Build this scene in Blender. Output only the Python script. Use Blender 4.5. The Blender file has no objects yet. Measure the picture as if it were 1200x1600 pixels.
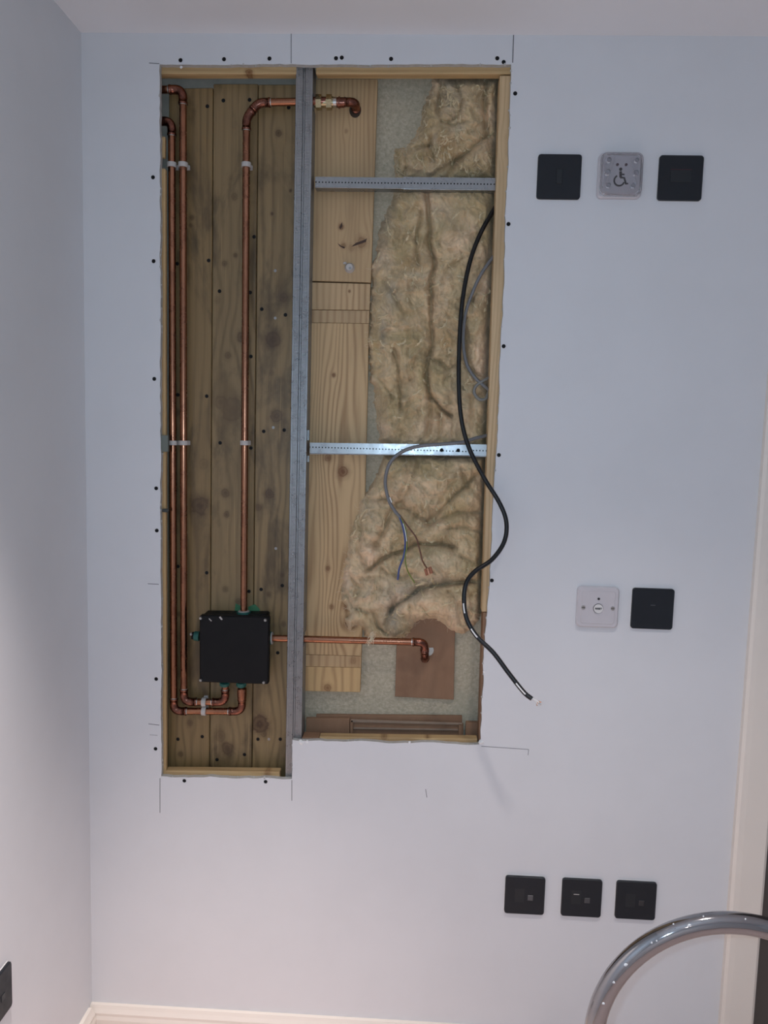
import bpy, bmesh, math, random
import numpy as np
from mathutils import Vector, Matrix
random.seed(7); rng = np.random.default_rng(11)
S = bpy.context.scene; COL = S.collection
PI = math.pi

# ------------------------------------------------------------------ camera
CAM_Z = 1.43; CAM_D = 1.6114; F = 1200.0           # camera height, distance from the wall, focal length (px of 1200x1600)
PITCH, YAW, ROLL = 0.0996, 0.0424, 0.0274
fwd = Vector((-math.sin(YAW)*math.cos(PITCH), math.cos(YAW)*math.cos(PITCH), -math.sin(PITCH)))
right0 = Vector((math.cos(YAW), math.sin(YAW), 0)); up0 = right0.cross(fwd)
RT = math.cos(ROLL)*right0 + math.sin(ROLL)*up0
UP = -math.sin(ROLL)*right0 + math.cos(ROLL)*up0
CAM = Vector((0, -CAM_D, CAM_Z))
cd = bpy.data.cameras.new('camera'); cam = bpy.data.objects.new('camera', cd); COL.objects.link(cam)
cd.sensor_width = 36; cd.lens = F/1600*36; cd.clip_start = .01
M3 = Matrix((RT, UP, -fwd)).transposed()
cam.matrix_world = Matrix.Translation(CAM) @ M3.to_4x4()
S.camera = cam

# ------------------------------------------------------------------ world, lights, exposure
w = bpy.data.worlds.new('world'); S.world = w; w.use_nodes = True
w.node_tree.nodes['Background'].inputs[0].default_value = (.05, .05, .05, 1)
w.node_tree.nodes['Background'].inputs[1].default_value = 0.2
S.view_settings.view_transform = 'Standard'; S.view_settings.look = 'None'
S.view_settings.exposure = 0.0; S.view_settings.gamma = 1.0; S.view_settings.use_curve_mapping = False
def light(name, typ, loc, energy, color, **kw):
    l = bpy.data.lights.new(name, typ); l.energy = energy; l.color = color
    for k, v in kw.items(): setattr(l, k, v)
    o = bpy.data.objects.new(name, l); COL.objects.link(o); o.location = loc
    return o
LAMP = Vector((0.36, -0.82, 2.2)); FILL_L = Vector((-.42, -.70, 2.2)); LAMP_R = Vector((.1, -2.3, 2.2))
light('phone_flash', 'POINT', CAM + RT*-0.022 + UP*0.012, 16.8, (.52, .72, .92), shadow_soft_size=.006)
light('downlight_beam', 'SPOT', LAMP, 50, (1.0, .90, .86), spot_size=1.55, spot_blend=1.0, shadow_soft_size=.045)
light('fill_beam_left', 'SPOT', FILL_L, 168, (1.0, .88, .84), spot_size=.95, spot_blend=1.0, shadow_soft_size=.045)  # fill lamp added to brighten the skirting and lower left wall
light('downlight_beam_rear', 'SPOT', LAMP_R, 40, (1.0, .86, .82), spot_size=1.95, spot_blend=1.0, shadow_soft_size=.045)

# ------------------------------------------------------------------ pixel -> place (y = depth behind the wall face)
def ray(px, py):
    px, py = float(px), float(py); return (px-600)/F*RT - (py-800)/F*UP + fwd
def P(px, py, y=0.0):
    d = ray(px, py); return CAM + d*((CAM_D+float(y))/d.y)
def PX(px, py, x):
    d = ray(px, py); return CAM + d*(x/d.x)

# ------------------------------------------------------------------ mesh helpers
def link(name, me, parent=None, origin=None):
    o = bpy.data.objects.new(name, me); COL.objects.link(o)
    if origin is not None: o.location = origin
    if parent is not None:
        o.parent = parent
        if origin is not None: o.location = Vector(origin) - wloc(parent)
    return o
def wloc(o):
    l = Vector(o.location)
    while o.parent: o = o.parent; l = l + Vector(o.location)
    return l
def mesh(name, verts, faces, mats, parent=None, origin=None, smooth=False, midx=None):
    v = [Vector(p) for p in verts]
    if origin is None:
        lo = Vector((min(p.x for p in v), min(p.y for p in v), min(p.z for p in v)))
        hi = Vector((max(p.x for p in v), max(p.y for p in v), max(p.z for p in v)))
        origin = (lo+hi)/2
    origin = Vector(origin)
    me = bpy.data.meshes.new(name); me.from_pydata([p-origin for p in v], [], faces)
    for m in (mats if isinstance(mats, (list, tuple)) else [mats]): me.materials.append(m)
    if midx: me.polygons.foreach_set('material_index', midx)
    if smooth: me.polygons.foreach_set('use_smooth', [True]*len(me.polygons))
    me.update()
    return link(name, me, parent, origin)
def bm_obj(name, bm, mat, parent=None, origin=(0,0,0), smooth=False):
    bmesh.ops.recalc_face_normals(bm, faces=bm.faces)
    me = bpy.data.meshes.new(name); bm.to_mesh(me); bm.free()
    for m in (mat if isinstance(mat, (list, tuple)) else [mat]): me.materials.append(m)
    if smooth: me.polygons.foreach_set('use_smooth', [True]*len(me.polygons))
    return link(name, me, parent, origin)
def box_bm(sx, sy, sz, bev=0.0, seg=1, bm=None, off=(0,0,0)):
    b = bmesh.new(); bmesh.ops.create_cube(b, size=1)
    for v in b.verts: v.co = Vector((v.co.x*sx, v.co.y*sy, v.co.z*sz))
    if bev: bmesh.ops.bevel(b, geom=b.edges[:], offset=bev, segments=seg, affect='EDGES')
    for v in b.verts: v.co += Vector(off)
    if bm is not None:
        me = bpy.data.meshes.new('t'); b.to_mesh(me); b.free(); bm.from_mesh(me); bpy.data.meshes.remove(me); return bm
    return b
def box(name, lo, hi, mat, parent=None, bev=0.0, seg=1):
    lo, hi = Vector(lo), Vector(hi); s = hi-lo
    return bm_obj(name, box_bm(abs(s.x), abs(s.y), abs(s.z), bev, seg), mat, parent, (lo+hi)/2)
def pbox(name, x0, y0, x1, y1, d0, d1, mat, parent=None, bev=0.0):
    """box whose front face (depth d0) spans the pixel rectangle"""
    a = P(x0, (y0+y1)/2, d0).x; b = P(x1, (y0+y1)/2, d0).x
    t = P((x0+x1)/2, y0, d0).z; u = P((x0+x1)/2, y1, d0).z
    return box(name, (a, d0, u), (b, d1, t), mat, parent, bev)
def pquad(name, c, d0, d1, mat, parent=None, bev=.0008, cuts=0):
    """board whose front face has the four pixel corners c (tl,tr,br,bl), from depth d0 to d1"""
    f = [P(*p, d0) for p in c]; k = [Vector((p.x, d1, p.z)) for p in f]
    o = sum(f+k, Vector())/8
    bm = bmesh.new(); vs = [bm.verts.new(p-o) for p in f+k]
    for q in ((0,3,2,1),(4,5,6,7),(0,1,5,4),(1,2,6,5),(2,3,7,6),(3,0,4,7)): bm.faces.new([vs[i] for i in q])
    if bev: bmesh.ops.bevel(bm, geom=bm.edges[:], offset=bev, segments=1, affect='EDGES')
    return bm_obj(name, bm, mat, parent, o)
def empty(name, loc, parent=None):
    o = bpy.data.objects.new(name, None); COL.objects.link(o); o.location = loc; o.empty_display_size = .02
    return o
def tag(o, label, cat=None, group=None, kind=None):
    if label: o['label'] = label
    if cat: o['category'] = cat
    if group: o['group'] = group
    if kind: o['kind'] = kind
    return o
def struct(o, label=None, cat=None): return tag(o, label, cat, kind='structure')

def tube_geo(pts, r, seg=12, caps=True):
    pts = [Vector(p) for p in pts]; n = len(pts); rr = r if hasattr(r, '__len__') else [r]*n
    T = []
    for i in range(n):
        t = pts[min(i+1, n-1)]-pts[max(i-1, 0)]; T.append(t.normalized())
    a = Vector((0,1,0)) if abs(T[0].y) < .9 else Vector((1,0,0))
    N = (a - T[0]*a.dot(T[0])).normalized(); V = []; Fc = []
    for i in range(n):
        N = (N - T[i]*N.dot(T[i])).normalized(); B = T[i].cross(N)
        for k in range(seg):
            q = 2*PI*k/seg; V.append(pts[i] + (N*math.cos(q)+B*math.sin(q))*rr[i])
    for i in range(n-1):
        for k in range(seg):
            k2 = (k+1) % seg
            Fc.append((i*seg+k, i*seg+k2, (i+1)*seg+k2, (i+1)*seg+k))
    if caps:
        b = len(V); V += [v.copy() for v in V[:seg]] + [v.copy() for v in V[(n-1)*seg:n*seg]]     # caps on their own vertices: crisp rims
        Fc.append(tuple(range(b+seg-1, b-1, -1))); Fc.append(tuple(b+seg+k for k in range(seg)))
    return V, Fc
def tube(name, pts, r, mat, parent=None, seg=12):
    V, Fc = tube_geo(pts, r, seg); return mesh(name, V, Fc, mat, parent, smooth=True)
def spline(pts, n=10):
    """Catmull-Rom through 3-D points"""
    p = [Vector(q) for q in pts]; p = [2*p[0]-p[1]] + p + [2*p[-1]-p[-2]]; out = []
    for i in range(1, len(p)-2):
        for k in range(n):
            t = k/n
            out.append(.5*((2*p[i]) + (p[i+1]-p[i-1])*t + (2*p[i-1]-5*p[i]+4*p[i+1]-p[i+2])*t*t + (3*p[i]-p[i-1]-3*p[i+1]+p[i+2])*t**3))
    out.append(p[-2]); return out
def fillet(pts, rad, n=8):
    p = [Vector(q) for q in pts]; out = [p[0]]; arcs = []
    for i in range(1, len(p)-1):
        a = (p[i-1]-p[i]).normalized(); b = (p[i+1]-p[i]).normalized()
        s, e = p[i]+a*rad, p[i]+b*rad; arc = []
        for k in range(n+1):
            t = k/n; arc.append((1-t)**2*s + 2*t*(1-t)*p[i] + t*t*e)
        out += arc; arcs.append((s, e, a, b, arc))
    out.append(p[-1]); return out, arcs
def prism(name, outline, y0, y1, mats, parent=None, side=0):
    """flat outline in (x,z) extruded from y0 (front) to y1"""
    n = len(outline)
    V = [Vector((x, y0, z)) for x, z in outline] + [Vector((x, y1, z)) for x, z in outline]
    Fc = [tuple(range(n)), tuple(range(2*n-1, n-1, -1))] + [(i, n+i, n+(i+1) % n, (i+1) % n) for i in range(n)]
    return mesh(name, V, Fc, mats, parent, midx=[0, 0]+[side]*n)

# ------------------------------------------------------------------ material helpers
class NT:
    def __init__(s, name):
        s.m = bpy.data.materials.new(name); s.m.use_nodes = True; s.t = s.m.node_tree; s.n = s.t.nodes; s.l = s.t.links
        s.b = s.n['Principled BSDF']
    def add(s, typ, ins=None, **kw):
        n = s.n.new(typ)
        for k, v in kw.items(): setattr(n, k, v)
        for k, v in (ins or {}).items(): s.put(n.inputs[k], v)
        return n
    def put(s, sock, v):
        if isinstance(v, bpy.types.NodeSocket): s.l.new(v, sock)
        else: sock.default_value = v
    def math(s, op, a, b=0.0, c=0.0, clamp=False):
        n = s.n.new('ShaderNodeMath'); n.operation = op; n.use_clamp = clamp
        for i, v in enumerate((a, b, c)): s.put(n.inputs[i], v)
        return n.outputs[0]
    def mix(s, f, a, b, blend='MIX'):
        n = s.n.new('ShaderNodeMix'); n.data_type = 'RGBA'; n.blend_type = blend
        s.put(n.inputs[0], f); s.put(n.inputs[6], a); s.put(n.inputs[7], b); return n.outputs[2]
    def ramp(s, f, stops):
        n = s.n.new('ShaderNodeValToRGB'); s.put(n.inputs[0], f); e = n.color_ramp.elements
        while len(e) < len(stops): e.new(.5)
        for i, (p, c) in enumerate(stops): e[i].position = p; e[i].color = c if len(c) == 4 else (*c, 1)
        return n.outputs[0]
    def rng(s, v, a, b, c=0.0, d=1.0, smooth=True):
        n = s.n.new('ShaderNodeMapRange'); n.interpolation_type = 'SMOOTHSTEP' if smooth else 'LINEAR'
        for i, q in enumerate((v, a, b, c, d)): s.put(n.inputs[i], q)
        return n.outputs[0]
    def obj(s, scale=(1,1,1)):
        tc = s.n.new('ShaderNodeTexCoord'); mp = s.n.new('ShaderNodeMapping'); s.l.new(tc.outputs['Object'], mp.inputs[0])
        mp.inputs['Scale'].default_value = scale; return mp.outputs[0]
    def noise(s, vec, scale, detail=4, rough=.55, dist=0.0):
        n = s.add('ShaderNodeTexNoise', {'Vector': vec, 'Scale': scale, 'Detail': detail, 'Roughness': rough, 'Distortion': dist}); return n.outputs[0]
    def bump(s, h, strength=.3, dist=.001):
        n = s.add('ShaderNodeBump', {'Height': h, 'Strength': strength, 'Distance': dist}); s.l.new(n.outputs[0], s.b.inputs['Normal'])
    def set(s, **kw):
        for k, v in kw.items(): s.put(s.b.inputs[k.replace('_', ' ')], v)
        return s
C4 = lambda c: (*c, 1)

def m_paint(name, c, rough=.55, scuff=.04, spec=.3):
    t = NT(name); v = t.obj(); n = t.noise(v, 5, 5, .6); n2 = t.noise(v, 900, 2, .5)
    col = t.mix(t.rng(n, .35, .7, 0, 1), C4(c), C4([x*(1-scuff) for x in c]))
    sp = t.rng(t.noise(v, 26, 6, .75, .6), .70, .80, 0, .35)
    col = t.mix(t.math('MULTIPLY', sp, t.rng(t.noise(v, 3.1, 1), .5, .62)), col, C4([x*.72 for x in c]))
    t.set(Base_Color=col, Roughness=rough, Specular_IOR_Level=spec); t.bump(n2, .08, .0006); return t.m
def m_plain(name, c, rough=.5, metal=0.0, var=.12, scale=40, spec=.5, bump=0.0):
    t = NT(name); v = t.obj(); n = t.noise(v, scale, 4)
    t.set(Base_Color=t.mix(n, C4([x*(1-var) for x in c]), C4([min(1, x*(1+var)) for x in c])), Metallic=metal,
          Roughness=t.rng(n, .3, .7, rough*.85, min(1, rough*1.15)), Specular_IOR_Level=spec)
    if bump: t.bump(n, bump, .001)
    return t.m
def m_copper(name, c0=(.38,.178,.105), c1=(.26,.118,.072), rough=.24):
    t = NT(name); v = t.obj(); n = t.noise(v, 24, 6, .65); n2 = t.noise(v, 160, 4, .6)
    col = t.mix(t.rng(n, .4, .68), C4(c0), C4(c1)); col = t.mix(t.rng(n2, .62, .8, 0, .3), col, C4((.15,.07,.05)))
    t.set(Base_Color=col, Metallic=1.0, Roughness=t.rng(n, .3, .7, rough*.8, rough*1.3)); return t.m

def wood(name, light, dark, at=(0,0,0), freq=75, knots=(), stain=None, stain_amt=.6, amp=.012, rough=.55, axis='z', seed=0.0, contrast=.8, specks=0.0, spec=.4):
    """board grain; at = board origin, knots = world (x, z, r, darkness)"""
    t = NT(name); tc = t.n.new('ShaderNodeTexCoord')
    sx = t.add('ShaderNodeSeparateXYZ', {0: tc.outputs['Object']}); X, Y, Z = sx.outputs
    if axis == 'x': X, Z = Z, X
    fib = t.add('ShaderNodeCombineXYZ', {0: t.math('ADD', X, seed), 1: Y, 2: t.math('MULTIPLY', Z, .02)}).outputs[0]
    slow = t.add('ShaderNodeCombineXYZ', {0: t.math('ADD', X, seed*1.7), 1: t.math('MULTIPLY', Y, .5), 2: t.math('MULTIPLY', Z, .16)}).outputs[0]
    w1 = t.noise(slow, 9, 2, .5)
    u = t.math('ADD', t.math('ADD', X, t.math('MULTIPLY', Y, .5)), t.math('MULTIPLY', t.math('SUBTRACT', w1, .5), amp*4))
    kmask = None; kring = None
    jit = t.noise(tc.outputs['Object'], 38, 5, .7, .8)
    for (kx, kz, kr, kd) in knots:
        if axis == 'x': kx, kz = kz-at[2], kx-at[0]
        else: kx, kz = kx-at[0], kz-at[2]
        dx = t.math('SUBTRACT', X, kx); dz = t.math('SUBTRACT', Z, kz)
        d2 = t.math('ADD', t.math('POWER', t.math('DIVIDE', dx, kr*2.1), 2), t.math('POWER', t.math('DIVIDE', dz, kr*4.2), 2))
        g = t.math('EXPONENT', t.math('MULTIPLY', d2, -1))
        u = t.math('SUBTRACT', u, t.math('MULTIPLY', dx, t.math('MULTIPLY', g, .93)))
        d = t.math('SQRT', t.math('ADD', t.math('POWER', t.math('DIVIDE', dx, kr), 2), t.math('POWER', t.math('DIVIDE', dz, kr*1.12), 2)))
        d = t.math('ADD', d, t.math('MULTIPLY', t.math('SUBTRACT', jit, .5), 1.2))
        core = t.rng(d, .72, 1.02, 1, 0); halo = t.rng(d, .5, 1.9, .55, 0)
        ring = t.math('MULTIPLY', t.math('ADD', t.math('MULTIPLY', t.math('SINE', t.math('MULTIPLY', d, 9)), .13), .87), t.math('MAXIMUM', core, halo))
        k = t.math('MULTIPLY', ring, kd)
        kmask = k if kmask is None else t.math('MAXIMUM', kmask, k)
    fine = t.noise(fib, 420, 3, .6)
    ph = t.math('ADD', t.math('MULTIPLY', u, freq*2*PI), t.math('MULTIPLY', t.noise(fib, 60, 2), 2.2))
    s = t.math('ADD', t.math('MULTIPLY', t.math('SINE', ph), .5), .5); s = t.math('POWER', s, 2.2)
    s = t.math('MULTIPLY', s, t.rng(w1, .3, .7, .35, 1.0))
    mixf = t.math('ADD', t.math('MULTIPLY', s, contrast), t.math('MULTIPLY', t.math('SUBTRACT', fine, .5), .55), clamp=True)
    col = t.mix(mixf, C4(light), C4(dark))
    big = t.noise(slow, 14, 4, .6)
    col = t.mix(t.rng(big, .45, .75, 0, .35), col, C4([a*.6 for a in dark]))
    if stain:
        sv = t.add('ShaderNodeCombineXYZ', {0: t.math('ADD', X, seed*3.1), 1: Y, 2: t.math('MULTIPLY', Z, .45)}).outputs[0]
        f = t.rng(t.noise(sv, 11, 5, .62, .4), .46, .7, 0, stain_amt)
        col = t.mix(f, col, C4(stain))
    if specks:
        f = t.rng(t.noise(fib, 190, 2, .5), .63, .72, 0, specks); col = t.mix(f, col, C4([min(1, a*1.7) for a in light]))
    if kmask is not None: col = t.mix(kmask, col, C4([dark[0]*.50, dark[1]*.34, dark[2]*.24]))
    t.set(Base_Color=col, Roughness=t.math('ADD', rough, t.math('MULTIPLY', t.math('SUBTRACT', fine, .5), .25)), Specular_IOR_Level=spec)
    t.bump(t.math('ADD', t.math('MULTIPLY', s, .4), fine), .3, .0008); return t.m

# shared materials
M = {}
M['wall'] = m_paint('wall_paint', (.74, .745, .76), .5, .03)
M['ceil'] = m_paint('ceiling_paint', (.86, .85, .855), .7, .02)
M['gypsum'] = m_plain('gypsum_core', (.52, .51, .48), .95, var=.25, scale=120, bump=.6, spec=.1)
M['trim'] = m_paint('cream_gloss_trim', (.84, .77, .69), .35, .02)
M['floor'] = m_plain('beige_vinyl', (.70, .55, .50), .45, var=.06, scale=60)
M['door'] = m_plain('dark_door', (.10, .085, .075), .5, var=.1)
M['copper'] = m_copper('copper_tube'); M['copper_dk'] = m_copper('copper_fitting', (.30,.13,.09), (.15,.065,.048), .24)
M['brass'] = m_plain('brass_nut', (.42, .36, .22), .25, 1.0, .2)
M['solder'] = m_plain('solder', (.5, .48, .45), .3, 1.0, .2)
M['black'] = m_plain('black_plastic', (.006, .006, .007), .55, var=.2, spec=.22)
M['screw'] = m_plain('black_screw', (.010, .010, .011), .6, var=.2, spec=.2)
M['steel'] = m_plain('steel_screw', (.34, .33, .31), .4, .8, .2)
M['green'] = m_plain('green_seal', (.012, .105, .085), .5, var=.3)
M['greenfoil'] = m_plain('green_membrane', (.05, .20, .09), .6, var=.4)
M['clip'] = m_plain('clip_plastic', (.52, .49, .46), .45, var=.08)
M['plate'] = m_plain('black_plate', (.012, .015, .020), .45, var=.06, spec=.35)
M['plate_in'] = m_plain('black_insert', (.014, .018, .022), .36, var=.08, spec=.42)
M['white_pl'] = m_plain('white_plastic', (.60, .57, .59), .35, var=.03)
M['ink'] = m_plain('black_ink', (.01, .01, .012), .5, var=.1)
M['led'] = m_plain('dark_led', (.06, .01, .02), .3, var=.1)
M['ivory'] = m_plain('ivory_part', (.74, .72, .70), .3, var=.04)
M['chrome'] = m_plain('chrome', (.40, .385, .39), .08, 1.0, .05)
M['fleck'] = m_plain('plaster_fleck', (.85, .85, .84), .7, var=.05)
M['rubber'] = m_plain('rubber', (.02, .02, .02), .8, var=.2)
M['cable_k'] = m_plain('black_cable', (.008, .008, .009), .36, var=.2, spec=.38)
M['cable_g'] = m_plain('grey_cable', (.19, .19, .195), .45, var=.08)
M['blue'] = m_plain('blue_core', (.07, .10, .26), .4, var=.1); M['brown'] = m_plain('brown_core', (.16, .065, .035), .4, var=.1)
M['bare'] = m_plain('bare_copper', (.75, .42, .28), .25, 1.0, .2)
M['block'] = m_plain('grey_block', (.47, .435, .36), .9, var=.35, scale=30, bump=.8, spec=.1)
M['split'] = m_plain('dark_resin', (.06, .028, .016), .6, var=.3)
M['pencil'] = m_plain('pencil', (.12, .12, .13), .8, var=.3)
def m_gy():
    t = NT('green_yellow_core'); v = t.obj(); sx = t.add('ShaderNodeSeparateXYZ', {0: v})
    s = t.math('SINE', t.math('MULTIPLY', sx.outputs[0], 2600))
    t.set(Base_Color=t.mix(t.rng(s, -.1, .1), C4((.06,.14,.035)), C4((.36,.34,.06))), Roughness=.4); return t.m
M['gy'] = m_gy()
def m_clear():
    t = NT('clear_cover'); t.set(Base_Color=(.96,.96,.98,1), Roughness=.06, IOR=1.45, Transmission_Weight=1.0); return t.m
M['clear'] = m_clear()
def m_galv(knurl=False, holes=None):
    t = NT('galvanised_steel'); tc = t.n.new('ShaderNodeTexCoord'); v = tc.outputs['Object']
    n = t.noise(v, 55, 4, .6); n2 = t.add('ShaderNodeTexVoronoi', {'Vector': v, 'Scale': 260}).outputs['Distance']
    col = t.mix(n, C4((.26,.27,.275)), C4((.37,.38,.385)))
    sx = t.add('ShaderNodeSeparateXYZ', {0: v})
    if knurl:
        k = 2*PI/.0046
        a = t.math('SINE', t.math('MULTIPLY', t.math('ADD', t.math('MULTIPLY', sx.outputs[0], 1.5), t.math('MULTIPLY', sx.outputs[2], .8)), k))
        b = t.math('SINE', t.math('MULTIPLY', t.math('SUBTRACT', t.math('MULTIPLY', sx.outputs[0], 1.5), t.math('MULTIPLY', sx.outputs[2], .8)), k))
        ab = t.math('MULTIPLY', a, b)
        ax = t.math('ABSOLUTE', sx.outputs[0])
        band = t.math('MULTIPLY', t.rng(ax, .0025, .0035), t.rng(ax, .0125, .0135, 1, 0))
        h = t.math('MULTIPLY', t.rng(ab, .25, .75), band)
        col = t.mix(t.math('MULTIPLY', h, .9), col, C4((.92,.93,.93)))  # sparkle on the raised knurl dots painted into the base colour
        col = t.mix(t.math('MULTIPLY', t.rng(ab, -.7, -.1, 1, 0), t.math('MULTIPLY', band, .8)), col, C4((.09,.095,.10)))  # shade between the dots painted dark as well
        t.bump(h, 1.0, .0011)
    if holes:
        fx = t.math('FRACT', t.math('DIVIDE', sx.outputs[0], .0068))
        dx = t.math('MULTIPLY', t.math('SUBTRACT', fx, .5), .0068)
        d = t.math('SQRT', t.math('ADD', t.math('POWER', dx, 2), t.math('POWER', sx.outputs[2], 2)))
        col = t.mix(t.rng(d, .0012, .0018, 1, 0), col, C4((.02,.02,.02)))
    t.set(Base_Color=col, Metallic=.85, Roughness=t.rng(n, .3, .7, .25, .36)); return t.m
M['galv'] = m_galv(); M['knurl'] = m_galv(True); M['perf'] = m_galv(False, True)
def m_chip():
    t = NT('green_chipboard'); v = t.obj(); n = t.noise(v, 110, 6, .72)
    vo = t.add('ShaderNodeTexVoronoi', {'Vector': t.obj((1, 1, 1.6)), 'Scale': 210, 'Randomness': 1.0})
    cell = t.add('ShaderNodeSeparateColor', {0: vo.outputs['Color']}).outputs[0]
    col = t.mix(t.rng(n, .3, .7), C4((.40,.355,.255)), C4((.58,.52,.39)))
    col = t.mix(t.rng(cell, .78, .97, 0, .4), col, C4((.66,.60,.47)))
    col = t.mix(t.rng(t.noise(v, 8, 3), .5, .7, 0, .4), col, C4((.40,.395,.305)))
    t.set(Base_Color=col, Roughness=.75, Specular_IOR_Level=.25); t.bump(n, .35, .001); return t.m
M['chip'] = m_chip()
def m_ply():
    t = NT('brown_hardboard'); v = t.obj(); n = t.noise(t.obj((1, 1, .25)), 60, 5, .65); n2 = t.noise(v, 9, 4, .6)
    col = t.mix(n, C4((.25,.140,.080)), C4((.34,.205,.125))); col = t.mix(t.rng(n2, .45, .7, 0, .5), col, C4((.19,.105,.062)))
    t.set(Base_Color=col, Roughness=.6, Specular_IOR_Level=.3); t.bump(n, .2, .0006); return t.m
M['ply'] = m_ply()
def m_wool():
    t = NT('mineral_wool'); v = t.obj(); at = t.add('ShaderNodeAttribute', attribute_name='tint')
    f1 = t.noise(v, 26, 9, .74, .9); f2 = t.noise(t.obj((1.3, 1, .8)), 90, 6, .68, 2.4)
    col = t.mix(t.rng(f1, .40, .74, 0, .6), at.outputs['Color'], C4((.36,.240,.125)))
    col = t.mix(t.rng(f2, .54, .72, 0, .55), col, C4((.84,.73,.55)))
    t.set(Base_Color=col, Roughness=.95, Specular_IOR_Level=.08)
    t.put(t.b.inputs['Sheen Weight'], .15)
    t.bump(t.math('ADD', f1, t.math('MULTIPLY', f2, .45)), .9, .0045); return t.m
M['wool'] = m_wool()
M['tuft'] = m_plain('wool_tuft', (.74, .60, .38), .95, var=.25, scale=90, spec=.08, bump=.8)
M['fibre'] = m_plain('wool_fibre', (.72, .60, .42), .9, var=.3, spec=.1)
T_L, T_D, T_S = (.262,.172,.072), (.098,.060,.022), (.052,.034,.015)
P_L, P_D = (.56,.385,.205), (.33,.190,.085)

# ------------------------------------------------------------------ room shell
XL, XR, YB, ZC = -.708, 1.75, -2.9, CAM_Z+.793
TH = .0125
struct(box('floor', (XL-.1, YB-.1, -.05), (XR+.1, .15, 0), M['floor']), 'beige floor below the opened wall')
struct(box('ceiling', (XL-.1, YB-.1, ZC), (XR+.1, .15, ZC+.05), M['ceil']), 'white painted ceiling')
struct(box('wall_left', (XL-.1, YB-.1, 0), (XL, .15, ZC), M['wall']), 'pale grey painted side wall left of the opening')
struct(box('wall_right', (XR, YB-.1, 0), (XR+.1, .15, ZC), M['wall']), 'pale painted wall beyond the door')
struct(box('wall_behind', (XL-.1, YB-.1, 0), (XR+.1, YB, ZC), M['wall']), 'pale painted wall behind the viewer')

def rough_line(a, b, amp, step=.012):
    a, b = Vector(a), Vector(b); n = max(2, int((b-a).length/step)); t = (b-a).normalized(); q = Vector((-t.y, t.x)); out = []
    w = 0
    for i in range(n):
        w = .6*w + random.uniform(-amp, amp); out.append(a+(b-a)*(i/n) + q*(w if i else 0))
    return out
hp = [(249.5,100.5),(798.5,100.5),(789,395),(777,680),(767,880),(761.5,957),(757,1010),(751,1150),(749,1163),(457,1156),(456,1217),(252,1213),(251,700)]
hw = [P(*q) for q in hp]; hw = [(p.x, p.z) for p in hw]
amps = [.0009,.0012,.0012,.001,.001,.001,.0015,.0015,.0014,.0006,.0014,.001,.001]
hole = []
for i in range(len(hw)): hole += rough_line(hw[i], hw[(i+1) % len(hw)], amps[i])
hole = [(p[0], p[1]) for p in hole]
wall_screws = [(239,277),(240,408),(241,592),(244,763),(245,829),(244,1061),(243,1170),(282,94),(350,92.5),(421,91.5),(525,91),(534,90),(611,92),(777,91),(787,97),
               (805,146),(794.5,350),(787,541),(779.5,711),(768.5,907),(288,1220),(415,1221.5)]
XD0, XD1, ZD = .775, 1.56, 2.03
outer = [(XL, 0), (XD0, 0), (XD0, ZD), (XD1, ZD), (XD1, 0), (XR, 0), (XR, ZC), (XL, ZC)]
loops = [outer, hole]
for s in wall_screws:
    c = P(*s); loops.append([(c.x+.0043*math.cos(2*PI*k/12), c.z+.0043*math.sin(2*PI*k/12)) for k in range(12)])
bm = bmesh.new(); edges = []; rings = []
for lp in loops:
    vs = [bm.verts.new((x, 0, z)) for x, z in lp]; rings.append(vs)
    for i in range(len(vs)): edges.append(bm.edges.new((vs[i], vs[(i+1) % len(vs)])))
bmesh.ops.triangle_fill(bm, use_beauty=True, use_dissolve=False, edges=edges, normal=(0, -1, 0))
bm.verts.index_update()
fv = [v.co.copy() for v in bm.verts]; ff = [[v.index for v in f.verts] for f in bm.faces]
ri = [[v.index for v in r] for r in rings]; bm.free(); n = len(fv)
V = fv + [Vector((v.x, TH, v.z)) for v in fv]; Fc = []; mi = []
for f in ff:
    a, b, c = [fv[i] for i in f]
    if (b-a).cross(c-a).y > 0: f = f[::-1]
    Fc.append(tuple(f)); mi.append(0); Fc.append(tuple(i+n for i in f[::-1])); mi.append(0)
for r in ri:
    for i in range(len(r)): Fc.append((r[i], r[(i+1) % len(r)], r[(i+1) % len(r)]+n, r[i]+n)); mi.append(1)
wall = mesh('wall_back', V, Fc, [M['wall'], M['gypsum']], origin=(0, 0, 0), midx=mi)
struct(wall, 'pale plasterboard wall with a tall opening cut into it')

def screw_mesh(name, mat, r=.0040):
    bm = bmesh.new()
    bmesh.ops.create_cone(bm, cap_ends=True, segments=12, radius1=r, radius2=r*.45, depth=.003, matrix=Matrix.Rotation(-PI/2, 4, 'X') @ Matrix.Translation((0, 0, .0015)))
    for a in (0, PI/2):
        b2 = box_bm(r*1.3, .0004, r*.35); bmesh.ops.transform(b2, matrix=Matrix.Rotation(a, 4, 'Y'), verts=b2.verts)
        me = bpy.data.meshes.new('t'); b2.to_mesh(me); b2.free(); bm.from_mesh(me); bpy.data.meshes.remove(me)
    bmesh.ops.recalc_face_normals(bm, faces=bm.faces)
    me = bpy.data.meshes.new(name); bm.to_mesh(me); bm.free(); me.materials.append(mat); return me
SC_K, SC_S = screw_mesh('drywall_screw', M['screw']), screw_mesh('steel_screw', M['steel'], .0032)
def screw(px, py, y, parent, me=SC_K, name='screw'):
    c = P(px, py, y); return link(name, me, parent, c)
for s in wall_screws: screw(*s, .0008, wall, name='drywall_screw')
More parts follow.
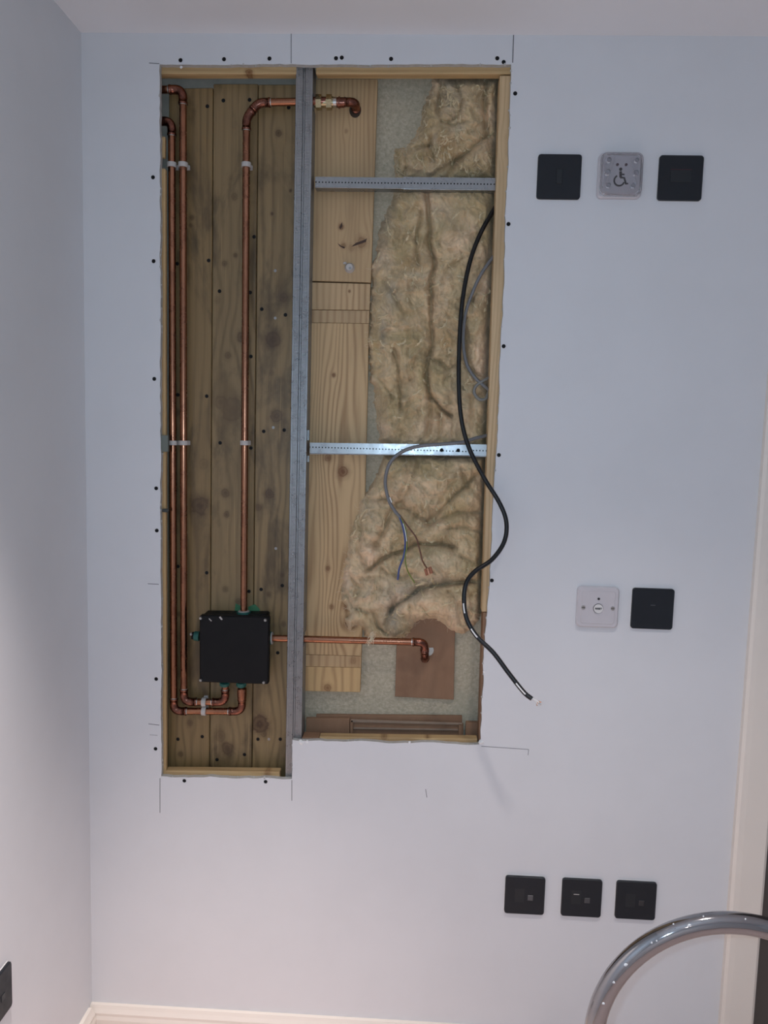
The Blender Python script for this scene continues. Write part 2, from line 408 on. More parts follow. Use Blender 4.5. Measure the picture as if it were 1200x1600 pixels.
# pencil and saw lines, chips
def pline(a, b, wd=.0011, name='pencil_line', mat=None):
    p, q = P(*a), P(*b); t = (q-p).normalized(); s = Vector((-t.z, 0, t.x))*wd/2; dy = Vector((0, -.0003, 0))
    V = [p-s, p+s, q+s, q-s]; V = [v+dy for v in V] + [v-dy*.5 for v in V]
    mesh(name, V, [(0,1,2,3),(7,6,5,4),(0,4,5,1),(1,5,6,2),(2,6,7,3),(3,7,4,0)], mat or M['pencil'], wall)
for a, b, k in [((455,52),(455,99),.0013),((802.5,52),(801,98),.0018),((250,1216),(250,1270),.0012),((456,1219),(456,1251),.0012),((752,1166),(826,1171),.0009),
                ((826,1171),(825,1180),.0009),((233,98.5),(249,99.5),.0012),((231,912),(248,913),.0012),((232,1131),(249,1133),.0011),((234,1148),(246,1149),.0006),((665,1233),(667,1246),.0012)]:
    pline(a, b, k)
# ragged paper and plaster burrs round the cut
bm = bmesh.new()
for i in range(len(hole)):
    if random.random() < .30:
        x, z = hole[i]; s = random.uniform(.0012, .0035); y = random.uniform(.0, .009)
        g = bmesh.ops.create_icosphere(bm, subdivisions=1, radius=s)['verts']
        for v in g: v.co = Vector((x, y-.001, z)) + Vector((v.co.x*random.uniform(.5, 1.1), v.co.y*.5, v.co.z*random.uniform(.6, 1.5)))
tag(bm_obj('plaster_burr', bm, M['gypsum'], wall), 'crumbled plaster and torn paper along the cut edge', kind='stuff')
for k, (px, py, s) in enumerate([(283,105,.003),(470,1160,.006),(480,1159,.004),(752,1160,.006),(757,1050,.004),(640,1160,.003),(762,1048,.0025)]):
    bm = bmesh.new(); bmesh.ops.create_icosphere(bm, subdivisions=2, radius=s)
    for v in bm.verts: v.co *= random.uniform(.75, 1.15); v.co.y *= .5
    bm_obj('plaster_crumb', bm, M['fleck'], wall, P(px, py, .001))

# skirting, architrave, door
def extrude_profile(name, prof, axis, a, b, mat):
    """prof: list of (out, z); axis 'x' runs along the back wall, 'y' along the left wall"""
    V = []
    for t in (a, b):
        for o, z in prof: V.append((t, -o, z) if axis == 'x' else (XL+o, t, z))
    k = len(prof); Fc = [tuple(range(k)), tuple(range(2*k-1, k-1, -1))] + [(i, k+i, k+(i+1) % k, (i+1) % k) for i in range(k)]
    o = mesh(name, V, Fc, mat)
    bm = bmesh.new(); bm.from_mesh(o.data); bmesh.ops.recalc_face_normals(bm, faces=bm.faces); bm.to_mesh(o.data); bm.free()
    return o
SK = [(0, 0), (.018, 0), (.018, .090), (.0155, .098), (.0155, .104), (.011, .112), (.008, .119), (0, .119)]
struct(extrude_profile('baseboard_back', SK, 'x', XL, .70, M['trim']), 'cream skirting board along the opened wall')
struct(extrude_profile('baseboard_left', SK, 'y', YB, -.0181, M['trim']), 'cream skirting board along the left wall')
AX0 = .702; AX1 = .772
prof = [(AX0, 0), (AX0, .012), (AX0+.006, .016), (AX0+.018, .017), (AX1-.006, .017), (AX1, .013), (AX1, 0)]
V = [(x, -o, z) for z in (0, 2.09) for x, o in prof]; k = len(prof)
t1 = mesh('trim_1', V, [tuple(range(k)), tuple(range(2*k-1, k-1, -1))] + [(i, k+i, k+(i+1) % k, (i+1) % k) for i in range(k)], M['trim'])
bm = bmesh.new(); bm.from_mesh(t1.data); bmesh.ops.recalc_face_normals(bm, faces=bm.faces); bm.to_mesh(t1.data); bm.free()
struct(t1, 'cream architrave upright beside the dark door')
struct(box('trim_2', (AX1, -.017, ZD), (XD1, 0, ZD+.06), M['trim'], bev=.003), 'cream architrave head over the door')
struct(box('trim_3', (XD1, -.017, 0), (XD1+.07, 0, ZD+.06), M['trim'], bev=.003), 'cream architrave upright on the far side of the door')
door = empty('door_1', ((XD0+XD1)/2, .08, 0)); struct(door, 'dark door leaf inside the cream frame')
box('leaf', (XD0+.004, .055, .006), (XD1-.004, .099, ZD-.004), M['door'], door, bev=.002)
h = box('handle_plate', (XD0+.05, .050, .95), (XD0+.09, .055, 1.12), M['steel'], door, bev=.001)
tube('handle', [(XD0+.07, .052, 1.05), (XD0+.07, .01, 1.05), (XD0+.08, .003, 1.05), (XD0+.18, .003, 1.05)], .009, M['steel'], door)

# ------------------------------------------------------------------ cavity: backing, boards, studs
BY = .050                                     # face of the treated boards
struct(pbox('wall_rear', 150, 60, 476, 1290, .0725, .13, M['block']), 'grey blockwork seen behind the treated boards')
struct(tag(pbox('wall_lining', 478, 60, 880, 1290, .083, .101, M['chip']), None), 'green-grey chipboard sheet at the back of the opening')

def board(name, c, d0, d1, label, cat, light, dark, knots_px, group=None, screws=(), bev=.0012, **kw):
    f = [P(*p, d0) for p in c]; o = sum([Vector((p.x, (d0+d1)/2, p.z)) for p in f], Vector())/4
    kn = []
    for k in knots_px:
        q = P(k[0], k[1], d0); kn.append((q.x, q.z, k[2]/F*(CAM_D+d0), k[3]))
    m = wood('wood_'+name, light, dark, at=o, knots=kn, **kw)
    ob = pquad(name, c, d0, d1, m, None, bev)
    if label: tag(ob, label, cat, group)
    for s in screws: screw(s[0], s[1], d0-.0006, ob, SC_S if len(s) > 2 else SC_K)
    return ob
G = 'treated boards lining the left of the opening'
board('timber_board', [(264,138),(332.6,137),(326.8,1225),(262,1224)], BY, BY+.022, 'olive brown treated timber board behind the pair of copper pipes', 'board', T_L, T_D,
      [(300,340,4,.7),(312,790,15,.8),(298,352,3,.6),(277,645,6,.6),(282,1178,5,.7),(297,1130,5,.6),(318,725,9,.3),(280,960,4,.5)], G,
      [(324,166),(277,412),(326,407),(278,617),(323,619),(278,885),(323,895),(278,1155),(316,1151)], freq=60, stain=T_S, stain_amt=.8, seed=1.3, specks=.25, contrast=.6, spec=.5, rough=.42)
board('timber_board', [(333.6,131),(403,131),(393,1227),(327.8,1226)], BY, BY+.022, 'greyish treated timber board behind the single copper pipe and black box', 'board', (.275,.188,.086), T_D,
      [(351,412,5,.6),(368,399,4,.7),(356,555,6,.6),(378,528,9,.75),(352,770,7,.7),(354,804,5,.7),(362,640,20,.5),(345,628,12,.5),(355,1169,11,.75),(345,1150,10,.45),(372,940,5,.6),(352,920,5,.5),(366,307,6,.5),(340,470,6,.25)], G,
      [(349,157),(390,156),(397,370),(343,455),(391,457),(392,557),(344,692),(392,700),(389,924),(382,1179),(339,1187)], freq=52, stain=T_S, stain_amt=.85, seed=4.1, specks=.3, contrast=.55, spec=.5, rough=.42)
board('timber_board', [(404,132),(470,132),(458,1228),(394,1227)], BY, BY+.022, 'knotty treated timber board right behind the left edge of the metal stud', 'board', (.285,.195,.088), (.110,.069,.027),
      [(427,531,13,.75),(432,650,11,.75),(443,465,8,.6),(435,208,5,.8),(421,771,8,.8),(404,793,6,.6),(425,583,4,.3),(406,1131,16,1.0),(412,1146,6,.7),(420,929,4,.6),(443,975,4,.6),(441,899,3,.6),(425,334,2.5,.9),(454,298,2.5,.9)], G,
      [(451,168),(409,483),(446,492),(412,674),(444,672),(408,921),(441,915),(434,1020),(403,1155),(438,1155),(430,423,1),(430,497,1),(427,668,1),(431,857,1),(420,1155,1)], freq=58, stain=T_S, stain_amt=.75, seed=7.7, specks=.35, contrast=.6, spec=.5, rough=.42)

# framing timbers, all behind the plasterboard
A_L, A_D = (.60,.415,.205), (.40,.24,.10)
board('head_batten', [(200,70),(463.5,70),(463.5,115.5),(200,115.5)], TH, TH+.022, 'pale pine batten along the top of the opening, left of the metal stud', 'batten', A_L, A_D, [(389,113,5,.95)], axis='x', freq=70, seed=2.2, amp=.004)
board('head_batten', [(493.5,70),(850,70),(850,115.5),(493.5,115.5)], TH, TH+.022, 'pale pine batten along the top of the opening, right of the metal stud', 'batten', A_L, A_D, [], axis='x', freq=70, seed=2.9, amp=.004)
board('side_batten', [(205,263),(258,263),(259.5,1240),(205,1240)], TH, TH+.012, 'long thin pine batten down the left edge of the opening', 'batten', A_L, A_D, [], freq=70, seed=3.2, amp=.004)
board('batten_offcut', [(215,213),(257.5,213),(257,246),(215,246)], TH+.004, TH+.014, 'short yellow pine offcut high on the left edge by the upper pipe elbow', 'offcut', A_L, A_D, [], freq=70, seed=5.2, amp=.004)
board('sill_batten', [(258,1204),(437,1206),(437,1250),(258,1246)], TH, TH+.022, 'pine batten along the bottom left of the opening below the treated boards', 'batten', A_L, A_D, [(418,1208,5,.6)], axis='x', freq=70, seed=6.2, amp=.004)
board('sill_batten', [(499,1151),(746,1154.5),(746,1200),(499,1196)], TH, TH+.022, 'splintered pine batten along the bottom right of the opening', 'batten', A_L, (.27,.16,.07), [(668,1150,4,.9),(600,1152,5,.6)], axis='x', freq=45, seed=8.2, amp=.006)
pquad('packer', [(472,1152),(498,1153),(498,1190),(472,1190)], TH+.002, TH+.034, M['ply']); tag(bpy.data.objects['packer'], 'short brown packer beside the foot of the metal stud', 'packer')
board('side_stud', [(781,118),(830,118),(810,956),(752.6,956)], TH, TH+.038, 'pale pine stud with looping grain down the right edge of the opening', 'stud', (.68,.49,.28), (.44,.28,.135), [(792,215,6,.15),(793,240,4,.1)], freq=95, seed=9.1, amp=.02)
tag(pquad('side_strip', [(755,957),(800,957),(800,1158),(748,1158)], TH, TH+.045, M['ply']), 'red-brown timber strip low on the right edge below the pine stud', 'strip')
tag(pquad('steel_packer', [(236,680),(262.5,680),(262.5,706),(236,706)], .0030, TH-.0002, m_plain('grey_green_steel', (.17,.19,.165), .6, .2)), 'grey-green packer on the left edge beside the middle pipe clips', 'packer')
tag(pquad('steel_packer', [(253,795),(263,795),(263,801),(253,800)], .0060, TH-.0002, m_plain('dark_steel', (.06,.065,.06), .6, .3)), 'thin dark shim on the left edge below the grey-green packer', 'shim')

# right bay planks
PY = .064
plank = empty('pine_plank', P(520, 1080, PY)); tag(plank, 'long finger-jointed pine plank right of the metal stud, in its lower bay', 'plank')
def psec(c, knots_px, parent, name='plank_section', d0=PY, light=P_L, dark=P_D, **kw):
    f = [P(*p, d0) for p in c]; o = sum([Vector((p.x, d0+.009, p.z)) for p in f], Vector())/4
    kn = [(P(k[0], k[1], d0).x, P(k[0], k[1], d0).z, k[2]/F*(CAM_D+d0), k[3]) for k in knots_px]
    return pquad(name, c, d0, d0+.0185, wood('pine_'+str(len(bpy.data.materials)), light, dark, at=o, knots=kn, **kw), parent, .0005)
a = psec([(480,123.5),(590,123.5),(579.5,441.5),(480,438.5)], [(533,354,4,.9),(549,387,5,.35),(565,379,8,.65),(537,384,4,.7),(541,205,3,.4)], None, 'pine_plank', freq=110, seed=11, amp=.010, contrast=.55)
tag(a, 'upper pine plank with a dark split knot behind the upper steel channel', 'plank')
# hole bored for the pipe
for c in ([(549,385.5),(556,379.5),(566,376),(573.5,372.5),(571.5,378),(562,381.5),(554,384)], [(530,355),(532.5,351),(534.5,346.5),(535,354),(532,358)], [(527,379.5),(533,384),(539,386),(538,388.5),(531,385)]):
    f = [P(*q, PY-.0003) for q in c]; prism('knot_split', [(v.x, v.z) for v in f], PY-.0003, PY+.0002, M['split'], a)
a = psec([(480,441),(578.6,443.5),(577.4,484.5),(480,483.5)], [(546,455,2.2,.9)], None, 'pine_block', freq=75, seed=13, amp=.006, light=(.60,.42,.23)); tag(a, 'short square-cut pine block between the two pine planks', 'block')
psec([(480,484.3),(577.2,485.4),(576.6,505.4),(480,503.8)], [], plank, freq=70, seed=15.5, amp=.010, light=(.54,.38,.21), d0=PY+.0006)
psec([(480,504.2),(576.5,505.8),(564.5,1025),(470,1022)], [(521.5,586,3.2,.95),(536,737,9,.95),(512,715,6,.75),(512,888,4,.8),(518,948,4,.7),(543,948,8,.7),(548,972,11,.75)], plank, freq=80, seed=17.3, amp=.030, light=(.62,.43,.225))
psec([(470,1022.4),(564.4,1025.4),(564,1043),(470,1041)], [(552,1032,6,.5)], plank, freq=60, seed=19.4, amp=.012, d0=PY+.0005)
psec([(470,1041.4),(563.9,1043.4),(562.5,1081.5),(470,1079.5)], [(512,1075,7,.8)], plank, freq=50, seed=21.9, amp=.014, light=(.62,.42,.20))

tag(pquad('hardboard_panel', [(622,930),(712,932),(709,1093.5),(617,1088.5)], .074, .0828, M['ply']), 'red-brown square board behind the end of the lower copper pipe', 'board')
PKG = 'red-brown packing strips on the bottom ledge'
for c, d0, d1, lab in [([(494,1117),(722,1119),(722,1150),(494,1150)], .073, .0815, 'thin rear red-brown strip standing against the chipboard on the bottom ledge'),
                  ([(478,1122.5),(546.3,1122.5),(546,1156),(478,1156)], .0625, .0725, 'plain red-brown block at the left end of the bottom ledge'),
                  ([(728,1129),(750,1129.5),(750,1158),(727,1158)], .060, .0725, 'small red-brown block at the right end of the bottom ledge')]:
    tag(pquad('packing_strip', c, d0, d1, M['ply']), lab, 'strip', PKG)
pf = empty('grooved_moulding', P(635, 1155, .066)); tag(pf, 'grooved red-brown moulding lying in the middle of the bottom ledge', 'moulding', PKG)
pquad('face', [(547,1125),(724,1131),(724,1158),(547,1157)], .066, .0725, M['ply'], pf)
mold = m_plain('pale_worn_wood', (.30,.22,.16), .7, var=.3, scale=60)
pquad('bead', [(548,1124.5),(722,1130),(722,1133),(548,1129)], .0605, .066, mold, pf)
pquad('bead', [(552,1137),(716,1139.5),(716,1142),(552,1139.5)], .0605, .066, mold, pf)
pquad('end_bead', [(547,1125),(551.5,1125.3),(551.5,1157),(547,1157)], .0605, .066, M['ply'], pf)
pquad('end_bead', [(716.5,1131),(721.5,1131),(721.5,1158),(716.5,1158)], .0605, .066, M['ply'], pf)

# ------------------------------------------------------------------ metal stud and channels
zt, zb = P(478, 104, TH).z+.03, P(450, 1228, TH).z
sx0 = (P(465, 110, TH+.0006).x + P(443.2, 1205, TH+.0006).x)/2; sx1 = (P(491.2, 110, TH+.0006).x + P(469.5, 1150, TH+.0006).x)/2
sc = (sx0+sx1)/2; hwid = (sx1-sx0)/2; so = Vector((sc, TH, zb))
stud = empty('metal_stud', so); tag(stud, 'galvanised steel stud with knurled face standing between the two bays', 'stud')
def cprof(name, pts, thick, z0, z1, mat):
    """open sheet profile in (x,y), given thickness, between z0 and z1"""
    p = [Vector((a, b)) for a, b in pts]; off = []
    for i in range(len(p)):
        t = (p[min(i+1, len(p)-1)]-p[max(i-1, 0)]).normalized(); off.append(p[i]+Vector((-t.y, t.x))*thick)
    ring = p+off[::-1]; k = len(ring)
    V = [(q.x, q.y, z) for z in (z0, z1) for q in ring]
    Fc = [(i, (i+1) % k, k+(i+1) % k, k+i) for i in range(k)]
    for e in (0, k):
        for i in range(len(p)-1): Fc.append((e+i, e+i+1, e+k-2-i, e+k-1-i))
    o = mesh(name, V, Fc, mat, stud, origin=(sc, TH+.0006, (z0+z1)/2))
    bm = bmesh.new(); bm.from_mesh(o.data); bmesh.ops.recalc_face_normals(bm, faces=bm.faces); bm.to_mesh(o.data); bm.free(); return o
y0 = TH+.0006
zt = P(478, 98, TH).z
fl = [(sx0, y0+.006), (sx0, y0+.001), (sx0+.001, y0), (sc-.0028, y0), (sc-.0012, y0+.0022), (sc+.0012, y0+.0022), (sc+.0028, y0), (sx1-.001, y0), (sx1, y0+.001), (sx1, y0+.004)]
cprof('knurled_flange', fl, .0006, zb, zt, M['knurl'])
shaded_galv = m_plain('shaded_galvanised', (.26,.28,.30), .45, .8, .15)  # darker steel for the web: shade from grazing light put into its colour
zp1, zp2 = P(480, 160, .032).z, P(470, 998, .032).z
for z0, z1 in ((zb, zp2-.012), (zp2+.012, zp1-.012), (zp1+.012, zt)):        # web, cut out where the two pipes pass
    cprof('web', [(sx1-.0006, y0+.0042), (sx1-.0006, y0+.0488), (sx1-.0012, y0+.0495), (sx1-.016, y0+.0495)], .0006, z0, z1, shaded_galv)
for z in (zp1+.0125, zp1-.0125, zp2+.0125, zp2-.0125):
    box('punched_tab', (sx1+.0001, y0+.012, z-.0045), (sx1+.0012, y0+.020, z+.0045), M['galv'], stud, bev=.0003)

def channel(pts, split, label, tabs, holes_px):
    """pts: left-top, left-bottom, right-top, right-bottom pixels; split: pixel x of the telescoping joint"""
    (lt, lb, rt, rb) = pts; d = .030
    th = empty('steel_channel', P(*lb, d)); tag(th, label, 'channel', 'steel cross channels in the right bay')
    def y_at(x, top):
        a, b = (lt, rt) if top else (lb, rb); return a[1]+(b[1]-a[1])*(x-a[0])/(b[0]-a[0])
    for (xa, xb, dd, g) in ((lt[0], split, d, 1.1), (split-14, rt[0], d-.0012, 0)):
        c = [P(xa, y_at(xa, 1)+g, dd), P(xb, y_at(xb, 1)+g, dd), P(xb, y_at(xb, 0)-g, dd), P(xa, y_at(xa, 0)-g, dd)]
        c = [Vector((p.x, dd, p.z)) for p in c]; V = []
        cs = sum(c, Vector())/4
        dep = Vector((0, .024, 0)); tk = Vector((0, .0007, 0))
        lipz = Vector((0, 0, .0007))
        V = c + [p+tk for p in c]
        Fc = [(0,3,2,1),(4,5,6,7),(0,1,5,4),(1,2,6,5),(2,3,7,6),(3,0,4,7)]
        b = len(V)                                  # top and bottom returns
        for (p, q, s) in ((c[0], c[1], -1), (c[3], c[2], 1)):
            b = len(V); V += [p+tk, q+tk, q+dep, p+dep]; V += [v+lipz*s for v in V[b:b+4]]
            Fc += [(b,b+1,b+2,b+3),(b+4,b+7,b+6,b+5),(b,b+4,b+5,b+1),(b+1,b+5,b+6,b+2),(b+2,b+6,b+7,b+3),(b+3,b+7,b+4,b)]
        o = mesh('channel_section', V, Fc, M['perf'], th, origin=(cs.x, dd, cs.z))
        # rotate-free: holes follow the object's x axis
        bm = bmesh.new(); bm.from_mesh(o.data); bmesh.ops.recalc_face_normals(bm, faces=bm.faces); bm.to_mesh(o.data); bm.free()
        # rolled bottom edge that catches the light
        p, q = c[3], c[2]; tube('rolled_edge', [p+Vector((0,-.0004,.0006)), q+Vector((0,-.0004,.0006))], .0011, M['galv'], th, 8)
    for hx in holes_px:
        p = P(hx, (y_at(hx, 1)+y_at(hx, 0))/2, d-.0018); me = SC_S; link('rivet', SC_K, th, p)
    for (ty0, ty1) in tabs:
        pquad('fixing_tab', [(lt[0]-3.5, ty0), (lt[0]-.5, ty0), (lt[0]-1, ty1), (lt[0]-4, ty1)], .0285, .0297, M['galv'], th, .0002)
channel(((492.5,275),(491,294.5),(774.5,278),(773,297.5)), 644, 'upper steel cross channel, dull grey, just below the torn top insulation', (), ())
channel(((484,690.5),(483,710.5),(760.5,694.5),(759,714)), 748, 'lower steel cross channel with a bright glint, crossed by the grey cable', ((672,688),(712,722)), (690,716))

# ------------------------------------------------------------------ copper pipes
PR = .0076; PD = .0300
def pipe(label, px_pts, name='copper_pipe', rad=.017, r=PR, elbows=True, extra=None, group='copper pipes in the left bay'):
    pts = [P(p[0], p[1], p[2] if len(p) > 2 else PD) for p in px_pts]
    path, arcs = fillet(pts, rad)
    th = empty(name, pts[-1]); tag(th, label, 'pipe', group)
    tube('tube', path, r, M['copper'], th, 16)
    for (s, e, a, b, arc) in arcs:
        ext = .012; pp = [s+a*ext, s+a*ext*.99, s+a*ext*.70, s+a*ext*.69] + arc + [e+b*ext*.69, e+b*ext*.70, e+b*ext*.99, e+b*ext]
        k = len(arc)
        el = tube('elbow', pp, [r*1.05, r*1.28, r*1.28, r*1.16]+[r*1.18]*k+[r*1.16, r*1.28, r*1.28, r*1.05], M['copper_dk'], th, 16)
        for q, v in ((s, a), (e, b)):
            tube('solder_ring', [q+v*(ext+.0002), q+v*(ext+.002)], r*1.10, M['solder'], el, 14)
    return th
pa = pipe('outer left copper pipe of the pair, elbowed low to the box foot', [(205,191),(268.3,189),(271.6,1111),(378,1111.5),(378,1075,.028)])
pb = pipe('inner copper pipe of the pair, second from the left edge', [(205,140.5),(286,140),(287.5,1096.5),(352,1097),(352,1071,.028)])
pc = pipe('single copper pipe rising from the box top and turning behind the stud', [(381,955),(385.2,184),(404,160.5),(500,158.5),(556,160,.040),(556,172,.066)], rad=.0125)
bevel_fit = pc
# the 22 mm stub and brass compression fitting
st = P(377.8, 1078, .028); tube('reducer', [P(378,1076,.028), P(378,1086,.028), P(378,1092,.029), P(378,1097,PD)], [.0105, .0105, .0098, .0090], M['copper'], pa, 16)
def hexnut(px, py, d, ln, r, mat, parent, name='compression_nut'):
    c = P(px, py, d); pts = [c-Vector((ln/2,0,0)), c+Vector((ln/2,0,0))]; V, Fc = tube_geo(pts, r, 6)
    o = mesh(name, V, Fc, mat, parent); return o
yb = P(500, 159, .0316).z
for px, ln, r in ((498.5, .011, .0150), (514.5, .011, .0150)): hexnut(px, 160, .0335, ln, r, M['brass'], pc)
tube('fitting_body', [P(492,160,.0335), P(521,160,.0335)], .0108, M['brass'], pc, 16)
tube('olive', [P(521,160,.0335), P(526,160,.0335)], .0098, M['solder'], pc, 16)
tube('coupler', [P(526,160.3,.0345), P(538,160.3,.036)], .0098, M['copper_dk'], pc, 16)
tube('coupler_bead', [P(529,160.3,.0345), P(531.5,160.3,.0345)], .0115, M['copper_dk'], pc, 16)
# dark disc on the plank: shade inside the bored hole, put into its colour
bore = bpy.data.objects['pine_plank.001'] if 'pine_plank.001' in bpy.data.objects else plank
q = P(555, 172, PY-.0004)
mesh('bore_shade_disc', [q+Vector((.0125*math.cos(t*PI/8), 0, .0155*math.sin(t*PI/8))) for t in range(16)] + [q+Vector((.0125*math.cos(t*PI/8), .0006, .0155*math.sin(t*PI/8))) for t in range(16)],
     [tuple(range(16)), tuple(range(31, 15, -1))]+[(i, 16+i, 16+(i+1) % 16, (i+1) % 16) for i in range(16)], m_plain('bore_shade', (.05,.032,.022), .9), bore)
pd_ = pipe('horizontal copper pipe from the box side past the stud into the brown board', [(424,997),(663,1003.5),(664,1028,.048),(664,1029,.0735)], rad=.014)
wcol = m_plain('pale_sealant', (.55,.54,.50), .6)
tube('sealant_ring', [P(669,1016,.0725), P(669,1016,.0739)], .0125, wcol, pd_, 14)
tube('dark_stub', [(P(262,160).x, .056, P(262,146,.05).z), (P(262,160).x, .056, P(262,182,.05).z)], .006, M['rubber'], pb, 12)

# clips: a collar open at the back, on a small foot
def clip_mesh():
    bm = bmesh.new(); w_, r0, r1 = .0095, PR+.0002, PR+.0024; N = 18; V = []
    for k in range(N+1):
        a = -PI*1.28 + (PI*1.56)*k/N - PI*0.0
        for r in (r0, r1):
            for z in (-w_/2, w_/2): V.append(bm.verts.new((r*math.cos(a+PI*.0), r*math.sin(a), z)))
    for k in range(N):
        b = k*4; c = b+4
        for q in ((0,1,5,4),(2,6,7,3),(0,4,6,2),(1,3,7,5)): bm.faces.new([V[b+i] for i in q])
    bm.faces.new([V[i] for i in (0,2,3,1)]); bm.faces.new([V[N*4+i] for i in (0,1,3,2)])
    box_bm(.019, .0062, w_, .0008, 1, bm, (0, PR+.0086, 0))
    box_bm(.0125, .004, w_*.9, .0006, 1, bm, (0, PR+.0040, 0))
    bmesh.ops.recalc_face_normals(bm, faces=bm.faces)
    me = bpy.data.meshes.new('pipe_clip'); bm.to_mesh(me); bm.free(); me.materials.append(M['clip']); return me
CM = clip_mesh(); GC = 'plastic pipe clips'
for px, py, rot, lab in [(268.4,258,0,'pipe clip on the outermost left pipe, upper row'),(286.1,258,0,'pipe clip on the second pipe from the left, upper row'),(384.9,258,0,'pipe clip on the single pipe near its upper bend'),
                    (270.1,692,0,'pipe clip on the outermost left pipe, middle row'),(286.8,692,0,'pipe clip on the second pipe from the left, middle row'),(382.3,692,0,'pipe clip on the single pipe, level with the lower steel channel'),
                    (319,1097,1,'upper of the two pipe clips on the short horizontal pipes below the box'),(319,1111,1,'lower of the two pipe clips on the short horizontal pipes below the box')]:
    o = link('pipe_clip', CM, None, P(px, py, PD)); o.rotation_euler = (0, PI/2 if rot else 0, 0)
    tag(o, 'grey-white plastic '+lab, 'pipe clip', GC)
sp = empty('spare_clip', P(546, 422, PY)); tag(sp, 'translucent plastic clip with a steel screw fixed to the upper pine plank', 'clip')
bm = bmesh.new(); bmesh.ops.create_cone(bm, cap_ends=True, segments=16, radius1=.011, radius2=.007, depth=.010, matrix=Matrix.Translation(P(546,418,PY-.005)-wloc(sp)) @ Matrix.Rotation(PI/2, 4, 'X'))
bm_obj('clip_body', bm, M['clip'], sp, P(546,422,PY), smooth=False)
link('screw', SC_S, sp, P(547,419,PY-.0105)); tube('nib', [P(539,413,PY-.001), P(539,410,PY-.001)], .004, M['clip'], sp, 8)

# ------------------------------------------------------------------ black valve box
vb = empty('valve_box', P(365, 1066, BY)); tag(vb, 'square black plastic shower valve box joined to the copper pipes', 'valve box')
pquad('body', [(317,959),(417,960),(416,1065),(316,1062)], .014, BY-.0005, M['black'], vb, .003)
pquad('lid', [(311.5,961.5),(420.5,964),(419,1069.5),(311.5,1066)], -.004, .0135, M['black'], vb, .0025)
for px, py in ((313.5,966),(414.5,969),(412,1066.5),(313.5,1063)):
    bm = bmesh.new(); bmesh.ops.create_cone(bm, cap_ends=True, segments=14, radius1=.0036, radius2=.0028, depth=.004, matrix=Matrix.Rotation(PI/2, 4, 'X'))
    o = bm_obj('lid_screw', bm, M['steel'], vb, P(px, py, -.006))
for p, q, r in (((381,961,.026),(381,955.5,.026),.0155),((311.5,994,.026),(304,993.5,.026),.0105),((418,997,.030),(424.5,997,.030),.0145),((351,1064,.026),(351,1068.5,.030),.0115),((377,1064,.026),(377,1070,.030),.0115)):
    tube('seal_collar', [P(*p), P(*q)], r, M['green'], vb, 18)
for p, q, r in (((381,956,.027),(381,954.5,.027),.0125),((424.5,997,.030),(426,997,.030),.0135)):
    tube('collar_ring', [P(*p), P(*q)], r, M['clip'], vb, 18)
tube('plug', [P(304,993.5,.026), P(300.5,993,.026)], .0085, M['black'], vb, 14)
bm = bmesh.new(); bmesh.ops.create_uvsphere(bm, u_segments=10, v_segments=6, radius=.0036); bm_obj('plug_screw', bm, M['steel'], vb, P(298.5,991,.014), smooth=True)
for c in ([(368,943),(379,948),(379,961),(366,961)], [(388,948),(398,944),(406,952),(404,962),(388,962)], [(344,955),(372,956),(372,962),(344,962)]):
    f = [P(*q, BY-.0012) for q in c]; prism('seal_membrane', [(v.x, v.z) for v in f], BY-.0012, BY-.0002, M['greenfoil'], vb)
for c in ([(342,964.5),(344.5,963),(348,968),(346,969)], [(326,967),(327,966),(331,970),(330,971)]):
    f = [P(*q, -.0043) for q in c]; prism('scratch', [(v.x, v.z) for v in f], -.0045, -.0038, M['clip'], vb)

# ------------------------------------------------------------------ mineral wool
def vnoise(x, y, seed):
    xi = np.floor(x).astype(int); yi = np.floor(y).astype(int); fx = x-xi; fy = y-yi
    fx = fx*fx*fx*(fx*(fx*6-15)+10); fy = fy*fy*fy*(fy*(fy*6-15)+10)
    def hsh(a, b):
        h = (a*374761393 + b*668265263 + seed*974711) & 0x7fffffff; h = ((h ^ (h >> 13))*1274126177) & 0x7fffffff
        return ((h ^ (h >> 16)) & 0xffff)/65535.0
    a, b, c, d = hsh(xi, yi), hsh(xi+1, yi), hsh(xi, yi+1), hsh(xi+1, yi+1)
    return (a*(1-fx)+b*fx)*(1-fy) + (c*(1-fx)+d*fx)*fy
def fbm(x, y, seed, o=4, ridged=False):
    s = np.zeros_like(x); a = .5; t = 0
    for k in range(o):
        n_ = vnoise(x, y, seed+k*17); n_ = 1-np.abs(2*n_-1) if ridged else n_
        s += a*n_; t += a; a *= .5; x = x*2.03; y = y*2.03
    return s/t
def seg_dist(px, py, poly, closed=True):
    best = np.full(px.shape, 1e9); bx = px.copy(); by = py.copy(); n_ = len(poly)
    for i in range(n_ if closed else n_-1):
        (ax, ay), (bx_, by_) = poly[i], poly[(i+1) % n_]; dx, dy = bx_-ax, by_-ay
        t = np.clip(((px-ax)*dx+(py-ay)*dy)/(dx*dx+dy*dy+1e-9), 0, 1); qx, qy = ax+t*dx, ay+t*dy
        d = np.hypot(px-qx, py-qy); m = d < best; best[m] = d[m]; bx[m] = qx[m]; by[m] = qy[m]
    return best, bx, by
def inside(px, py, poly):
    r = np.zeros(px.shape, bool); n_ = len(poly)
    for i in range(n_):
        (ax, ay), (bx, by) = poly[i], poly[(i+1) % n_]
        c = ((ay > py) != (by > py)) & (px < (bx-ax)*(py-ay)/(by-ay+1e-12)+ax); r ^= c
    return r
